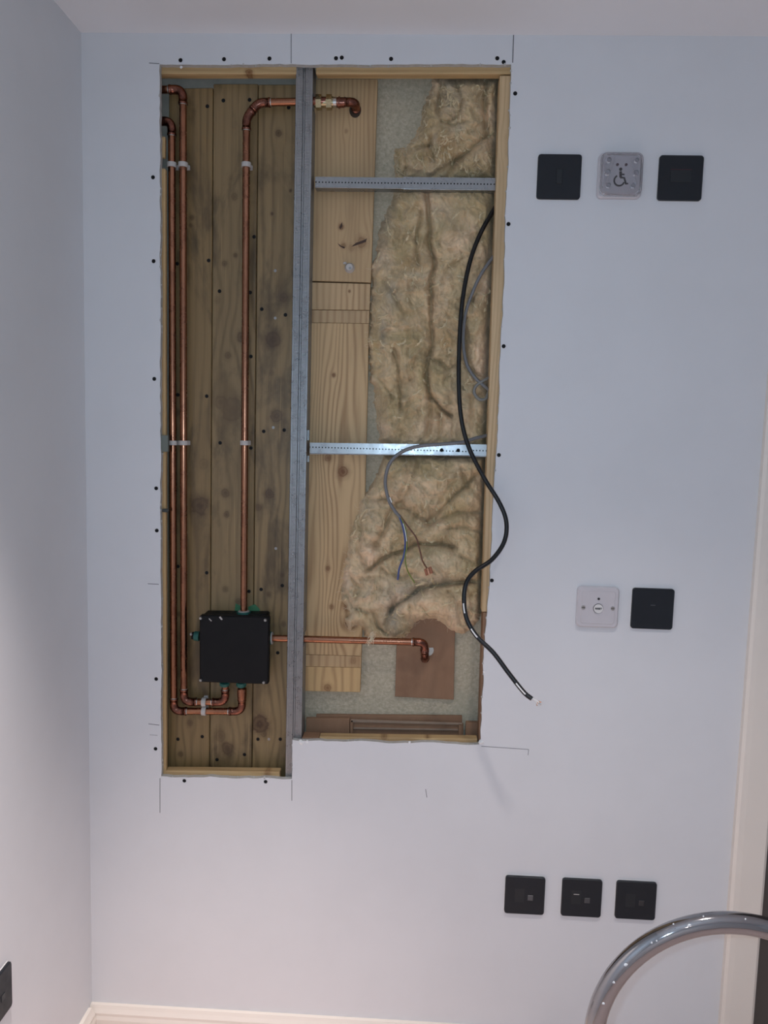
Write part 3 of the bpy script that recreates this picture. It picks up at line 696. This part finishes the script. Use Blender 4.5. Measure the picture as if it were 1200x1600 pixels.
def ragged(poly, amp, free):
    out = []
    for i in range(len(poly)):
        a, b = Vector(poly[i]), Vector(poly[(i+1) % len(poly)]); n_ = max(1, int((b-a).length/3.5))
        for k in range(n_):
            p = a+(b-a)*(k/n_); am = amp if free(p.x, p.y) else .2
            out.append((p.x+random.uniform(-am, am), p.y+random.uniform(-am, am)))
    return out
def wool(label, poly, back, bulge, creases, blobs, tints, seed, free, edge=9.0, step=1.6):
    poly = ragged(poly, 2.4, free); xs = [p[0] for p in poly]; ys = [p[1] for p in poly]
    gx = np.arange(min(xs)-step, max(xs)+2*step, step); gy = np.arange(min(ys)-step, max(ys)+2*step, step)
    X, Y = np.meshgrid(gx, gy); ins = inside(X, Y, poly); d, bx, by = seg_dist(X, Y, poly)
    fr = np.vectorize(free)(X, Y).astype(float)
    wx = X + 14*(fbm(X/38, Y/38, seed+5, 3)-.5)*2; wy = Y + 14*(fbm(X/38, Y/38, seed+9, 3)-.5)*2
    prof_ = 1-np.exp(-d/edge)
    h_ = bulge*prof_
    h_ += prof_*(.018*(fbm(wx/34, wy/60, seed+1, 3)-.5) + .024*(fbm(wx/15, wy/25, seed+2, 4, True)-.5) + .0085*(fbm(wx/6, wy/9, seed+3, 3, True)-.5) + .0030*(fbm(wx/2.2, wy/2.2, seed+4, 2)-.5))
    for (pl, wd, dp) in creases:
        dd, _, _ = seg_dist(wx*.35+X*.65, wy*.35+Y*.65, pl, False); h_ -= prof_*dp*1.5*np.exp(-(dd/(wd*.85))**1.2)
    for (cx, cy, rx, ry, am) in blobs:
        h_ += am*prof_*np.exp(-(((X-cx)/rx)**2+((Y-cy)/ry)**2)**2)
    h_ = np.clip(h_, .0015, None)
    Xs = np.where(ins, X, bx); Ys = np.where(ins, Y, by); hs = np.where(ins, h_, .0012)
    keep = ins[:-1, :-1] | ins[1:, :-1] | ins[:-1, 1:] | ins[1:, 1:]
    idx = -np.ones(X.shape, int); used = np.zeros(X.shape, bool)
    for a in (0, 1):
        for b in (0, 1): used[a:X.shape[0]-1+a, b:X.shape[1]-1+b] |= keep
    idx[used] = np.arange(used.sum())
    # pixels to places, vectorised
    px, py, yy = Xs[used], Ys[used], back-hs[used]
    D = ((px-600)/F)[:, None]*np.array(RT) - ((py-800)/F)[:, None]*np.array(UP) + np.array(fwd)
    W = np.array(CAM) + D*((CAM_D+yy)/D[:, 1])[:, None]
    org = Vector((float(W[:,0].mean()), back, float(W[:,2].min())))
    r_, c_ = np.nonzero(keep)
    Q = np.stack([idx[r_, c_], idx[r_+1, c_], idx[r_+1, c_+1], idx[r_, c_+1]], 1)
    me = bpy.data.meshes.new('batt'); me.from_pydata((W-np.array(org)).tolist(), [], Q.tolist()); me.materials.append(M['wool'])
    me.polygons.foreach_set('use_smooth', [True]*len(me.polygons))
    # colour of the wool itself: tan, browner resin patches, grey dust
    base = np.array((.80, .60, .355))[None]; n1 = fbm(wx/45, wy/45, seed+21, 4)[used][:, None]; n2 = fbm(wx/12, wy/16, seed+22, 3)[used][:, None]
    col = base*(.60+.85*n1)*(.86+.28*n2)*np.concatenate([np.ones_like(n1), 1.03-.06*n1, .86+.28*n1], 1)
    for (cx, cy, rx, ry, c, am) in tints:
        g = am*np.exp(-(((Xs[used]-cx)/rx)**2+((Ys[used]-cy)/ry)**2))[:, None]*(.55+.9*n2); g = np.clip(g, 0, 1); col = col*(1-g)+np.array(c)[None]*g
    at = me.color_attributes.new('tint', 'FLOAT_COLOR', 'POINT'); at.data.foreach_set('color', np.concatenate([col, np.ones((len(col), 1))], 1).astype(np.float32).ravel())
    th = empty('insulation_batt', org); tag(th, label, 'insulation', 'mineral wool in the right bay')
    o = bpy.data.objects.new('wool', me); COL.objects.link(o); o.parent = th
    # loose strands lying on the surface and hanging off the torn edge
    V, Fc = [], []; k_edge = np.nonzero((d < 9)[used] & ins[used] & (fr[used] > .5))[0]; k_all = np.nonzero(ins[used])[0]
    for s in range(420):
        i = int(rng.choice(k_edge)) if (s % 2 and len(k_edge)) else int(rng.choice(k_all))
        p0 = Vector(W[i]); a = rng.uniform(0, 2*PI); L = rng.uniform(.006, .020); cv = rng.uniform(-1.6, 1.6); pts = []
        for t in range(5): pts.append(p0 + Vector((math.cos(a+cv*t/4), 0, math.sin(a+cv*t/4)))*L*t/4 + Vector((0, -.0008-.0022*math.sin(PI*t/4), 0)))
        v, f = tube_geo(pts, rng.uniform(.00012, .00028), 3, False); b = len(V); V += v; Fc += [tuple(q+b for q in g) for g in f]
    # torn flaps and folded edges of wool lifting off the surface
    TV, TF = [], []
    def hat(x, y):
        i, j = int(round((y-gy[0])/step)), int(round((x-gx[0])/step))
        if 0 <= i < X.shape[0] and 0 <= j < X.shape[1] and ins[i, j]: return h_[i, j]
        return None
    gi, gj = np.nonzero(ins & (d > 4))
    for s in range(130):
        q = rng.integers(len(gi)); x, y = X[gi[q], gj[q]], Y[gi[q], gj[q]]
        if s < 45 and tints:
            tt = tints[s % len(tints)]; x, y = tt[0]+rng.normal()*tt[2]*.6, tt[1]+rng.normal()*tt[3]*.6
        a = rng.normal(PI/2, .7); cv = rng.normal(0, .22); L = rng.uniform(7, 26); wd = rng.uniform(1.2, 4.2); n_ = 9; row = []
        lift = rng.uniform(.0012, .0050)
        for k in range(n_):
            hh = hat(x, y)
            if hh is None: break
            t = k/(n_-1); e = math.sin(PI*t)**.7; wob = 1+.5*math.sin(k*1.9+s); nx_, ny_ = -math.sin(a), math.cos(a)
            for u_, lf in ((-.5, -.0012), (0, lift*.75*e), (.5, lift*e*wob), (.62, lift*.4*e-.0008)):
                row.append(P(x+nx_*wd*e*u_*wob, y+ny_*wd*e*u_*wob, back-hh-lf))
            x += math.cos(a)*L/(n_-1); y += math.sin(a)*L/(n_-1); a += cv
        m_ = len(row)//4
        if m_ < 4: continue
        b = len(TV); TV += row[:m_*4]
        for k in range(m_-1):
            for c3 in range(3): TF.append((b+k*4+c3, b+k*4+c3+1, b+k*4+c3+5, b+k*4+c3+4))
    o3 = mesh('torn_flap', TV, TF, M['tuft'], th, origin=org, smooth=True); o3['kind'] = 'stuff'
    o2 = mesh('loose_fibre', V, Fc, M['fibre'], th, origin=org); o2['kind'] = 'stuff'
    return th
CB = .0825
BR, GR, PA, YE = (.46,.28,.12), (.42,.38,.31), (.82,.72,.54), (.56,.41,.17)
wool('top batt of torn tan mineral wool above the upper steel channel', [(677,121),(752,121),(780,121),(777.3,210),(775.3,284),(619,284),(617,276),(615,252),(618,232),(628,231),(636,230),(650,212),(658,188),(662,166),(670,146)],
     CB, .040, [([(757,124),(757,160),(756,190),(762,213)],4,.022), ([(772,212),(752,217),(735,236),(712,252),(700,278)],5,.022), ([(690,123),(692,150),(684,175)],5,.020), ([(640,236),(660,229),(676,226)],4,.015),
      ([(676,214),(674,232),(679,248)],4,.014), ([(632,238),(634,260),(628,276)],5,.016), ([(712,130),(722,155),(715,180),(700,190)],4,.014),([(690,190),(705,196),(722,190)],4,.012), ([(712,250),(690,265),(675,275)],4,.012)],
     [(735,170,18,40,.010),(755,250,16,18,.010),(650,258,14,14,.006),(690,160,10,16,-.006)],
     [(707,152,16,24,GR,.55),(690,225,20,16,BR,.6),(655,245,16,12,YE,.6),(700,240,20,18,BR,.5),(622,250,6,20,YE,.7),(700,135,8,8,PA,.6),(715,200,10,8,PA,.6),(680,222,4,14,PA,.5)], 31,
     lambda x, y: x < 690 and y < 280, edge=8)
wool('large middle batt of creased tan mineral wool between the two steel channels', [(620,288),(775,288),(770,380),(764.5,540),(760.3,704),(613,704),(600,694),(594,688),(589,663),(584,631),(585,603),(577,597),(578,582),(576,556),(573,529),(578,490),(579,465),(580,435),(578,413),(587,408),(588,395),(589,380),(596,350),(610,320)],
     CB, .041, [([(666,297),(669,330),(673,380),(678,415),(673,440),(674,480),(675,510),(674,540),(669,562),(668,590),(675,620),(690,642),(702,652)],4.2,.026), ([(656,330),(654,370),(652,410)],4,.014), ([(613,547),(621,570),(625,600),(628,640)],4,.016),
      ([(672,620),(671,655),(667,680)],5,.020), ([(724,498),(724,540),(732,572),(748,588),(766,592)],5,.022), ([(736,470),(750,440),(770,400)],5,.016), ([(600,440),(618,462),(630,492)],5,.012), ([(650,560),(645,590),(632,600)],4,.010),
      ([(674,562),(690,568),(700,578),(714,572)],4,.014), ([(742,600),(744,615),(755,622)],5,.016), ([(738,620),(735,660),(730,695)],5,.014), ([(690,440),(700,420),(720,405)],4,.010), ([(590,590),(600,600),(612,620)],4,.012), ([(680,640),(688,660),(684,690)],5,.016)],
     [(625,480,24,70,.006),(700,470,18,60,.006),(748,540,14,40,.010),(690,610,20,30,.008),(610,660,20,25,.006),(750,470,14,24,.008)],
     [(640,410,18,14,BR,.55),(700,530,14,30,BR,.5),(585,530,10,36,YE,.6),(600,345,14,60,GR,.45),(612,460,12,26,GR,.6),(598,520,6,20,GR,.7),(650,430,12,5,PA,.8),(625,380,20,20,YE,.35),(720,600,14,30,GR,.3),(660,590,8,25,YE,.5),(685,650,14,20,BR,.4),(690,340,30,20,PA,.25)], 57,
     lambda x, y: x < 640 and 300 < y < 700, edge=9)
wool('bottom batt of folded mineral wool bulging over the brown board', [(600,712),(758.3,712),(755.3,800),(751.5,950),(749.5,967),(737,983),(720,992),(706,985),(681,969),(650,971),(639,992),(622,1001),(600,1003),(587,999),(580,1009),(576,1000),(569,988),(556,978),(549,990),(545,992),(538,975),(534,964),(545,958),(536,945),(527,925),(533,905),(538,880),(540,850),(548,825),(555,800),(562,778),(575,766),(590,738)],
     CB, .043, [([(575,779),(592,780),(610,779)],3.5,.012), ([(626,786),(613,800),(601,821),(587,853)],5,.020), ([(669,817),(645,802),(622,788)],5,.018), ([(669,817),(700,788),(743,744)],4.5,.020), ([(669,817),(705,806),(756,801)],4.5,.016), ([(669,817),(690,780),(712,740)],4,.010),
      ([(575,888),(600,876),(627,864),(655,852),(687,850),(710,857)],4,.024), ([(610,955),(628,940),(650,925),(675,913),(700,911),(752,908)],5,.026), ([(690,828),(720,826),(756,830)],4,.012), ([(560,905),(575,900),(600,905)],4,.010), ([(540,930),(552,950),(575,960)],4,.012),
      ([(622,790),(640,765),(655,720)],4,.012), ([(697,842),(712,870),(740,880)],4,.010), ([(600,975),(612,950),(620,935)],6,.018), ([(660,945),(665,960),(670,975)],5,.010), ([(560,800),(566,830),(560,860),(570,880)],4,.012), ([(545,900),(560,918),(556,940)],4,.012), ([(700,925),(716,945),(722,975)],5,.014), ([(735,930),(738,955),(730,975)],4,.012), ([(590,880),(606,900),(630,905),(650,895)],4,.010), ([(640,735),(636,755),(625,775)],4,.010), ([(720,730),(730,760),(750,775)],4,.012), ([(585,960),(590,978),(604,990)],4,.014)],
     [(600,925,38,34,.016),(690,885,50,24,.014),(670,945,50,20,.016),(720,950,30,24,.014),(570,840,20,40,.006),(640,820,14,14,-.010),(720,770,30,24,.006)],
     [(640,925,30,16,GR,.7),(612,965,16,28,GR,.8),(680,908,30,8,GR,.6),(590,930,34,24,PA,.45),(680,880,40,18,PA,.35),(640,850,18,20,BR,.35),(690,800,40,20,YE,.3),(720,955,22,18,PA,.3),(580,800,20,30,GR,.25),(545,940,14,30,GR,.3)], 83,
     lambda x, y: (x < 610 and y > 735) or y > 955, edge=6)
# a wisp of wool hanging over the pipe
wv, wf = [], []
for s in range(16):
    x0 = random.gauss(583, 2.2); y_ = random.uniform(984, 994); l_ = random.uniform(2.5, 5.5); c_ = random.uniform(-2.5, 1.0)
    pts = spline([P(x0+c_*i+random.uniform(-1.5, 1.5), y_+i*l_, .016+.003*math.sin(i)) for i in range(5)], 3)
    v, f = tube_geo(pts, random.uniform(.0003, .0007), 3, False); b = len(wv); wv += v; wf += [tuple(q+b for q in g) for g in f]
tag(mesh('wool_wisp', wv, wf, M['fibre']), 'loose wisp of wool hanging over the lower horizontal pipe', 'insulation', kind='stuff')

# ------------------------------------------------------------------ cables
cb = empty('black_cable', P(832, 1092, -.14)); tag(cb, 'thick black cable curling out of the opening to bared ends', 'cable')
path = [(788,296,.060),(775,322,.046),(752,362,.034),(734,410,.026),(722,475,.020),(717,560,.016),(719,640,.010),(731,695,.002),(756,746,-.012),(780,785,-.024),(791,815,-.032),(788,846,-.040),(769,874,-.050),(743,892,-.062),(729,910,-.070),(725,936,-.078),(729,966,-.088),(744,993,-.098),(771,1020,-.112),(795,1052,-.126),(818,1081,-.140),(831,1092,-.146)]
sp_ = spline([P(*p) for p in path], 8); tube('sheath', sp_, .0046, M['cable_k'], cb, 12)
for k in range(6):
    e = [P(830,1091,-.146), P(836+random.uniform(-1,2), 1095+random.uniform(-2,2), -.149), P(839+random.uniform(0,8), 1097+random.uniform(-2,6), -.151+random.uniform(-.004,.004))]
    tube('bare_strand', spline(e, 4), .0013 if k % 2 else .0017, M['bare'] if k % 2 else M['ivory'], cb, 6)
for a_, b_ in ((.722,.740),(.792,.806),(.925,.955)):            # short white marks along the sheath
    i0, i1 = int(a_*len(sp_)), int(b_*len(sp_))+1
    tube('sheath_mark', [p+Vector((-.0016,-.0036,.0014)) for p in sp_[i0:i1+1]], .0016, M['fleck'], cb, 6)
gb = empty('grey_cable', P(760, 600, .03)); tag(gb, 'grey cable half buried in the middle insulation behind the black cable', 'cable')
tube('sheath', spline([P(*p) for p in [(783,385,.050),(770,402,.036),(752,428,.030),(738,458,.031),(727,492,.034),(724,535,.034),(729,568,.035),(742,590,.036),(760,606,.036),(775,620,.050)]], 8), .0036, M['cable_g'], gb, 10)
tube('loop', spline([P(*p) for p in [(772,586,.046),(757,594,.036),(744,603,.034),(741,614,.034),(749,624,.034),(759,623,.036),(763,612,.046)]], 8), .0034, m_plain('pale_grey_cable', (.24,.235,.215), .5), gb, 10)
gc = empty('grey_cable', P(622, 803, .02)); tag(gc, 'grey cable looping over the lower channel and splitting into coloured cores', 'cable')
tube('sheath', spline([P(*p) for p in [(780,672,.050),(762,680,.038),(742,685,.026),(722,691,.020),(690,694,.016),(655,697,.014),(628,706,.012),(609,724,.012),(602,752,.014),(607,780,.016),(616,797,.017),(625,808,.018)]], 8), .0037, M['cable_g'], gc, 12)
for nm, mt, pts, r in (('blue_core','blue',[(622,803,.018),(629,822,.016),(633,845,.012),(631,868,.006),(624,888,.004),(621.5,906,.006)],.0021),
                       ('brown_core','brown',[(624,804,.018),(637,822,.016),(650,840,.010),(656,860,.004),(660,876,.002),(667,888,.004)],.0017),
                       ('earth_core','gy',[(625,806,.018),(633,824,.014),(636,850,.008),(633,872,.005),(637,892,.005),(648,911,.006)],.0014)):
    tube(nm, spline([P(*p) for p in pts], 8), r, M[mt], gc, 10)
cn = m_plain('brown_connector', (.34,.13,.07), .4)
for dx in (0, 4, 8): tube('connector', [P(664+dx,889+dx*-.4,.003), P(667+dx,899-dx*.4,.003)], .0027, cn if dx != 4 else M['bare'], gc, 8)
tube('core_stripe', spline([P(*p) for p in [(630,818,.0125),(633.5,832,.0095),(635.5,846,.0062)]], 5), .0010, M['fleck'], gc, 6)
tube('sheath_nick', [P(609,777,.0115), P(612,785,.0125)], .0013, M['fleck'], gc, 6)

# ------------------------------------------------------------------ wall plates
def plate_mesh(name, s, th_, rad, mat, bev=.0012):
    bm = bmesh.new(); pts = []
    for cx, cz, a0 in ((1,1,0),(-1,1,90),(-1,-1,180),(1,-1,270)):
        for k in range(6):
            a = math.radians(a0+k*18); pts.append((cx*(s/2-rad)+rad*math.cos(a), cz*(s/2-rad)+rad*math.sin(a)))
    n_ = len(pts); rings = []
    for y, g in ((0, 0), (-th_+bev, 0), (-th_, bev)):
        rings.append([bm.verts.new((x*(1-2*g/s), y, z*(1-2*g/s))) for x, z in pts])
    for a, b in zip(rings, rings[1:]):
        for i in range(n_): bm.faces.new((a[i], a[(i+1) % n_], b[(i+1) % n_], b[i]))
    bm.faces.new(rings[-1]); bm.faces.new(rings[0][::-1]); bmesh.ops.recalc_face_normals(bm, faces=bm.faces)
    me = bpy.data.meshes.new(name); bm.to_mesh(me); bm.free(); me.materials.append(mat); return me
BP = plate_mesh('black_plate', .0865, .0065, .006, M['plate']); WP = plate_mesh('white_plate', .0865, .010, .009, M['white_pl'], .0025)
RIM = plate_mesh('rim', .0885, .0012, .006, M['ivory'], .0003)  # pale rim added to draw the white halo along the plate edges
GP = 'flat black wall plates'
def plate(px, py, label, me=BP, group=GP, name='wall_plate', cat='wall plate', rim=True):
    c = P(px, py, 0); th = empty(name, c); tag(th, label, cat, group)
    if rim:
        link('halo_rim', RIM, th, c)
    link('face', me, th, c); return th, c
def sub(th, c, name, x, z, sx, sz, y0, y1, mat, bev=.0004):
    return box(name, c+Vector((x-sx/2, y0, z-sz/2)), c+Vector((x+sx/2, y1, z+sz/2)), mat, th, bev)
th, c = plate(873, 277.5, 'black switch plate with a narrow upright rocker, leftmost of the top row', name='switch_plate', cat='switch')
sub(th, c, 'rocker', 0, 0, .013, .030, -.0085, -.006, M['plate_in'], .0012)
th, c = plate(1062, 279.5, 'black plate with a wide rectangular insert, rightmost of the top row', name='switch_plate', cat='switch')
sub(th, c, 'insert', .0, .004, .042, .025, -.0072, -.006, M['plate_in'], .0005); sub(th, c, 'slot', 0, .0155, .042, .0012, -.0078, -.007, M['led'], .0002)
th, c = plate(1018.5, 950.5, 'black sensor plate with a tiny dash, beside the white reset plate', name='sensor_plate', cat='wall plate')
sub(th, c, 'indicator', 0, .008, .010, .0012, -.0070, -.0062, M['pencil'], .0002)
for px, py, lab, det in ((819.5,1397,'black outlet plate with one small grey port, leftmost of the low row',1),(908,1401,'black outlet plate with two small marks, middle of the low row',2),(992.5,1405,'black outlet plate nearest the chrome tube, rightmost of the low row',3)):
    th, c = plate(px, py, lab, name='outlet_plate', cat='outlet')
    o = sub(th, c, 'port', .012, -.004, .012, .012, -.0076, -.006, m_plain('port_grey', ((.09,.09,.095),(.06,.06,.065),(.03,.03,.033))[det-1], .4), .0008)
    sub(th, c, 'blanking_insert', -.012, .002 if det == 2 else 0, .020, .030, -.0067, -.0060, M['plate_in'], .0001)
    if det == 2: sub(th, c, 'scuff', -.012, .009, .012, .0016, -.0078, -.0069, M['clip'], .0003)
# white reset plate
th, c = plate(932.5, 947.5, 'white reset button plate with two screws beside a black plate', WP, None, 'reset_plate', 'alarm reset', rim=False)
ix = PLI = plate_mesh('raised_panel', .070, .0016, .005, M['white_pl'], .0008); link('raised_panel', ix, th, c+Vector((0, -.0092, 0)))
def disc(th, name, cc, r, y0, y1, mat, seg=20):
    V, Fc = tube_geo([cc+Vector((0, y0, 0)), cc+Vector((0, y1, 0))], r, seg); return mesh(name, V, Fc, mat, th)
disc(th, 'indicator', c+Vector((.0005, 0, .0185)), .0026, -.0116, -.0095, M['ink'])
disc(th, 'button_ring', c+Vector((.0005, 0, -.002)), .0105, -.0113, -.0095, M['ink']); bt_ = disc(th, 'button', c+Vector((.0005, 0, -.002)), .0096, -.0135, -.0095, M['ivory'])
for s in (-1, 1):
    sc_ = disc(th, 'screw', c+Vector((s*.0305, 0, -.001)), .0042, -.0118, -.0095, M['solder']); sub(sc_, c, 'screw_slot', s*.0305, -.001, .006, .0012, -.0121, -.0117, M['ink'], .0001)
def text(th, s, cc, size, mat, name):
    cu = bpy.data.curves.new('t', 'FONT'); cu.body = s; cu.size = size; cu.align_x = 'CENTER'; cu.align_y = 'CENTER'; cu.extrude = .0001; cu.offset = size*.045
    o = bpy.data.objects.new('t', cu); COL.objects.link(o); bpy.context.view_layer.update()
    me = bpy.data.meshes.new_from_object(o.evaluated_get(bpy.context.evaluated_depsgraph_get())); bpy.data.objects.remove(o)
    me.transform(Matrix.Rotation(PI/2, 4, 'X')); me.materials.clear(); me.materials.append(mat); return link(name, me, th, cc)
text(bt_, 'RESET', c+Vector((.0005, -.0137, -.002)), .0052, M['ink'], 'lettering')
# assistance call unit with a clear cover and wheelchair sign
th, c = plate(967, 277, 'white assistance unit with a wheelchair symbol under a clear cover', WP, None, 'call_indicator', 'alarm unit', rim=False)
bz = plate_mesh('base_step', .078, .003, .009, M['white_pl'], .001); link('base_step', bz, th, c+Vector((0, -.0098, 0)))
for s in (-1, 1): disc(th, 'indicator', c+Vector((s*.0085+.001, 0, .0195)), .0027, -.0145, -.0125, M['led'])
def thick(name, pts, wd, th, mat, cc, y=-.0132):
    p = [Vector((a, b)) for a, b in pts]; L, R_ = [], []
    for i in range(len(p)):
        t = (p[min(i+1, len(p)-1)]-p[max(i-1, 0)]).normalized(); q = Vector((-t.y, t.x))*wd/2; L.append(p[i]+q); R_.append(p[i]-q)
    out = L+R_[::-1]; k = len(p); V = [cc+Vector((a.x, y, a.y)) for a in out]+[cc+Vector((a.x, y+.0006, a.y)) for a in out]; n_ = len(out); Fc = []
    for i in range(k-1): Fc += [(i, i+1, n_-2-i, n_-1-i), (n_+i, n_+n_-1-i, n_+n_-2-i, n_+i+1)]
    Fc += [(i, n_+i, n_+(i+1) % n_, (i+1) % n_) for i in range(n_)]
    return mesh(name, V, Fc, mat, th)
sy = c+Vector((.001, 0, -.006))
sg = thick('wheelchair_symbol', [(-.0030+.0100*math.cos(math.radians(a)), -.0045+.0100*math.sin(math.radians(a))) for a in range(118, 345, 8)], .0033, th, M['ink'], sy)
disc(th, 'symbol_head', sy+Vector((-.0015, 0, .0170)), .0032, -.0132, -.0126, M['ink'])
thick('symbol_body', [(-.0015, .013), (-.0008, .0015)], .0052, th, M['ink'], sy)
thick('symbol_arm', [(-.001, .0075), (.0065, .0070)], .0030, th, M['ink'], sy)
thick('symbol_leg', [(-.0018, .0012), (.0062, .0008), (.0105, -.0110), (.0145, -.0098)], .0038, th, M['ink'], sy)
# cover: hollow shell so that it reads as a thin moulding
cv = plate_mesh('clear_cover', .082, .012, .012, M['clear'], .004); o = link('clear_cover', cv, th, c+Vector((0, -.0125, 0)))
inn = plate_mesh('cover_hollow', .078, .0105, .011, M['clear'], .003)
bm = bmesh.new(); bm.from_mesh(cv); k0 = len(bm.faces); bm.from_mesh(inn); bm.faces.ensure_lookup_table()
bmesh.ops.reverse_faces(bm, faces=bm.faces[k0:]); bm.to_mesh(cv); bm.free(); bpy.data.meshes.remove(inn)
for (x, z, r) in ((-.026,.026,.0045),(.028,.026,.0040),(-.027,.003,.0052),(.028,.002,.0052),(-.024,-.022,.0042),(.024,-.022,.0045)):
    V, Fc = tube_geo([c+Vector((x, -.0129, z)), c+Vector((x, -.0228, z))], r, 14); mesh('cover_pillar', V, Fc, M['clear'], th)
for s in (-1, 1):
    V, Fc = tube_geo([c+Vector((s*.016, -.0252, .028)), c+Vector((s*.030, -.0252, -.020))], .0009, 8); mesh('cover_ridge', V, Fc, M['clear'], th)
# plate on the left wall
q0, q1 = PX(13, 1504, XL), PX(14, 1566, XL)
cc = Vector((XL, q0.y-.0433, (q0.z+q1.z)/2)); th = empty('outlet_plate', cc); tag(th, 'black outlet plate on the left side wall, cut by the picture edge', 'outlet', GP)
for nm, me in (('halo_rim', RIM), ('face', BP)):
    o = link(nm, me, th, cc); o.rotation_euler = (0, 0, PI/2)
o = box('port', cc+Vector((.006, .006, -.010)), cc+Vector((.0076, .018, .002)), M['port'] if 'port' in M else M['plate_in'], th, .0004)

# ------------------------------------------------------------------ chrome tube in the foreground
TY = -.70; ap = P(1146, 1441.5, TY); lf = P(930, 1600, TY); rr_ = .0128
dx_, dz_ = ap.x-lf.x, ap.z-lf.z; RD = (dx_**2+dz_**2)/(2*dz_)
ct = Vector((ap.x, TY, ap.z-RD)); g = empty('chrome_rail', (ct.x, TY, 0)); tag(g, 'bent chrome tube rail arching up in front of the door corner', 'rail')
pts = [Vector((ct.x-RD, TY, z)) for z in np.linspace(.02, ct.z, 5)] + [ct+Vector((-RD*math.cos(a), 0, RD*math.sin(a))) for a in np.linspace(0, PI, 49)[1:-1]] + [Vector((ct.x+RD, TY, z)) for z in np.linspace(ct.z, .02, 5)]
tube('bent_tube', pts, rr_, M['chrome'], g, 28)
for s in (-1, 1): tube('rubber_foot', [(ct.x+s*RD, TY, .0), (ct.x+s*RD, TY, .045)], .0165, M['rubber'], g, 20)
for px, py, s in ((978,1508,.004),(959,1535,.0033),(943,1568,.0035),(1077,1446,.0042),(1052,1444,.002),(1018,1473,.0025),(1026,1470,.002),(1099,1432,.0022),(970,1535,.0012),(1165,1436,.002)):
    d = ray(px, py); hit = CAM + d*((CAM_D+TY-rr_*.95)/d.y)
    bm = bmesh.new(); bmesh.ops.create_icosphere(bm, subdivisions=1, radius=s*.62)
    for v in bm.verts: v.co *= random.uniform(.6, 1.2); v.co.y *= .35
    bm_obj('plaster_fleck', bm, M['fleck'], g, hit)

# ------------------------------------------------------------------ ceiling downlights (above the frame), the left one an added fill
for k, (l, lab) in enumerate(((LAMP, 'round white recessed downlight nearer the opened wall'), (FILL_L, 'unseen fill downlight added in the corner by the left wall'), (LAMP_R, 'round white recessed downlight nearer the rear wall'))):
    d = empty('downlight', (l.x, l.y, ZC)); tag(d, lab, 'downlight', 'ceiling downlights')
    b = bmesh.new(); N = 28; R0, R1 = .050, .068; rings = []
    for r, z in ((R1, 0), (R1, -.003), (R0, -.005), (R0, 0)): rings.append([b.verts.new((r*math.cos(2*PI*i/N), r*math.sin(2*PI*i/N), z)) for i in range(N)])
    for p, q in zip(rings, rings[1:]+rings[:1]):
        for i in range(N): b.faces.new((p[i], p[(i+1) % N], q[(i+1) % N], q[i]))
    bm_obj('bezel', b, M['ivory'], d, (l.x, l.y, ZC))
    t = NT('lit_lens'); t.set(Base_Color=(.9,.9,.9,1)); t.put(t.b.inputs['Emission Color'], (1,.93,.87,1)); t.put(t.b.inputs['Emission Strength'], 1.0)
    V, Fc = tube_geo([Vector((l.x, l.y, ZC)), Vector((l.x, l.y, ZC-.002))], .0495, 24); mesh('lens', V, Fc, t.m, d)
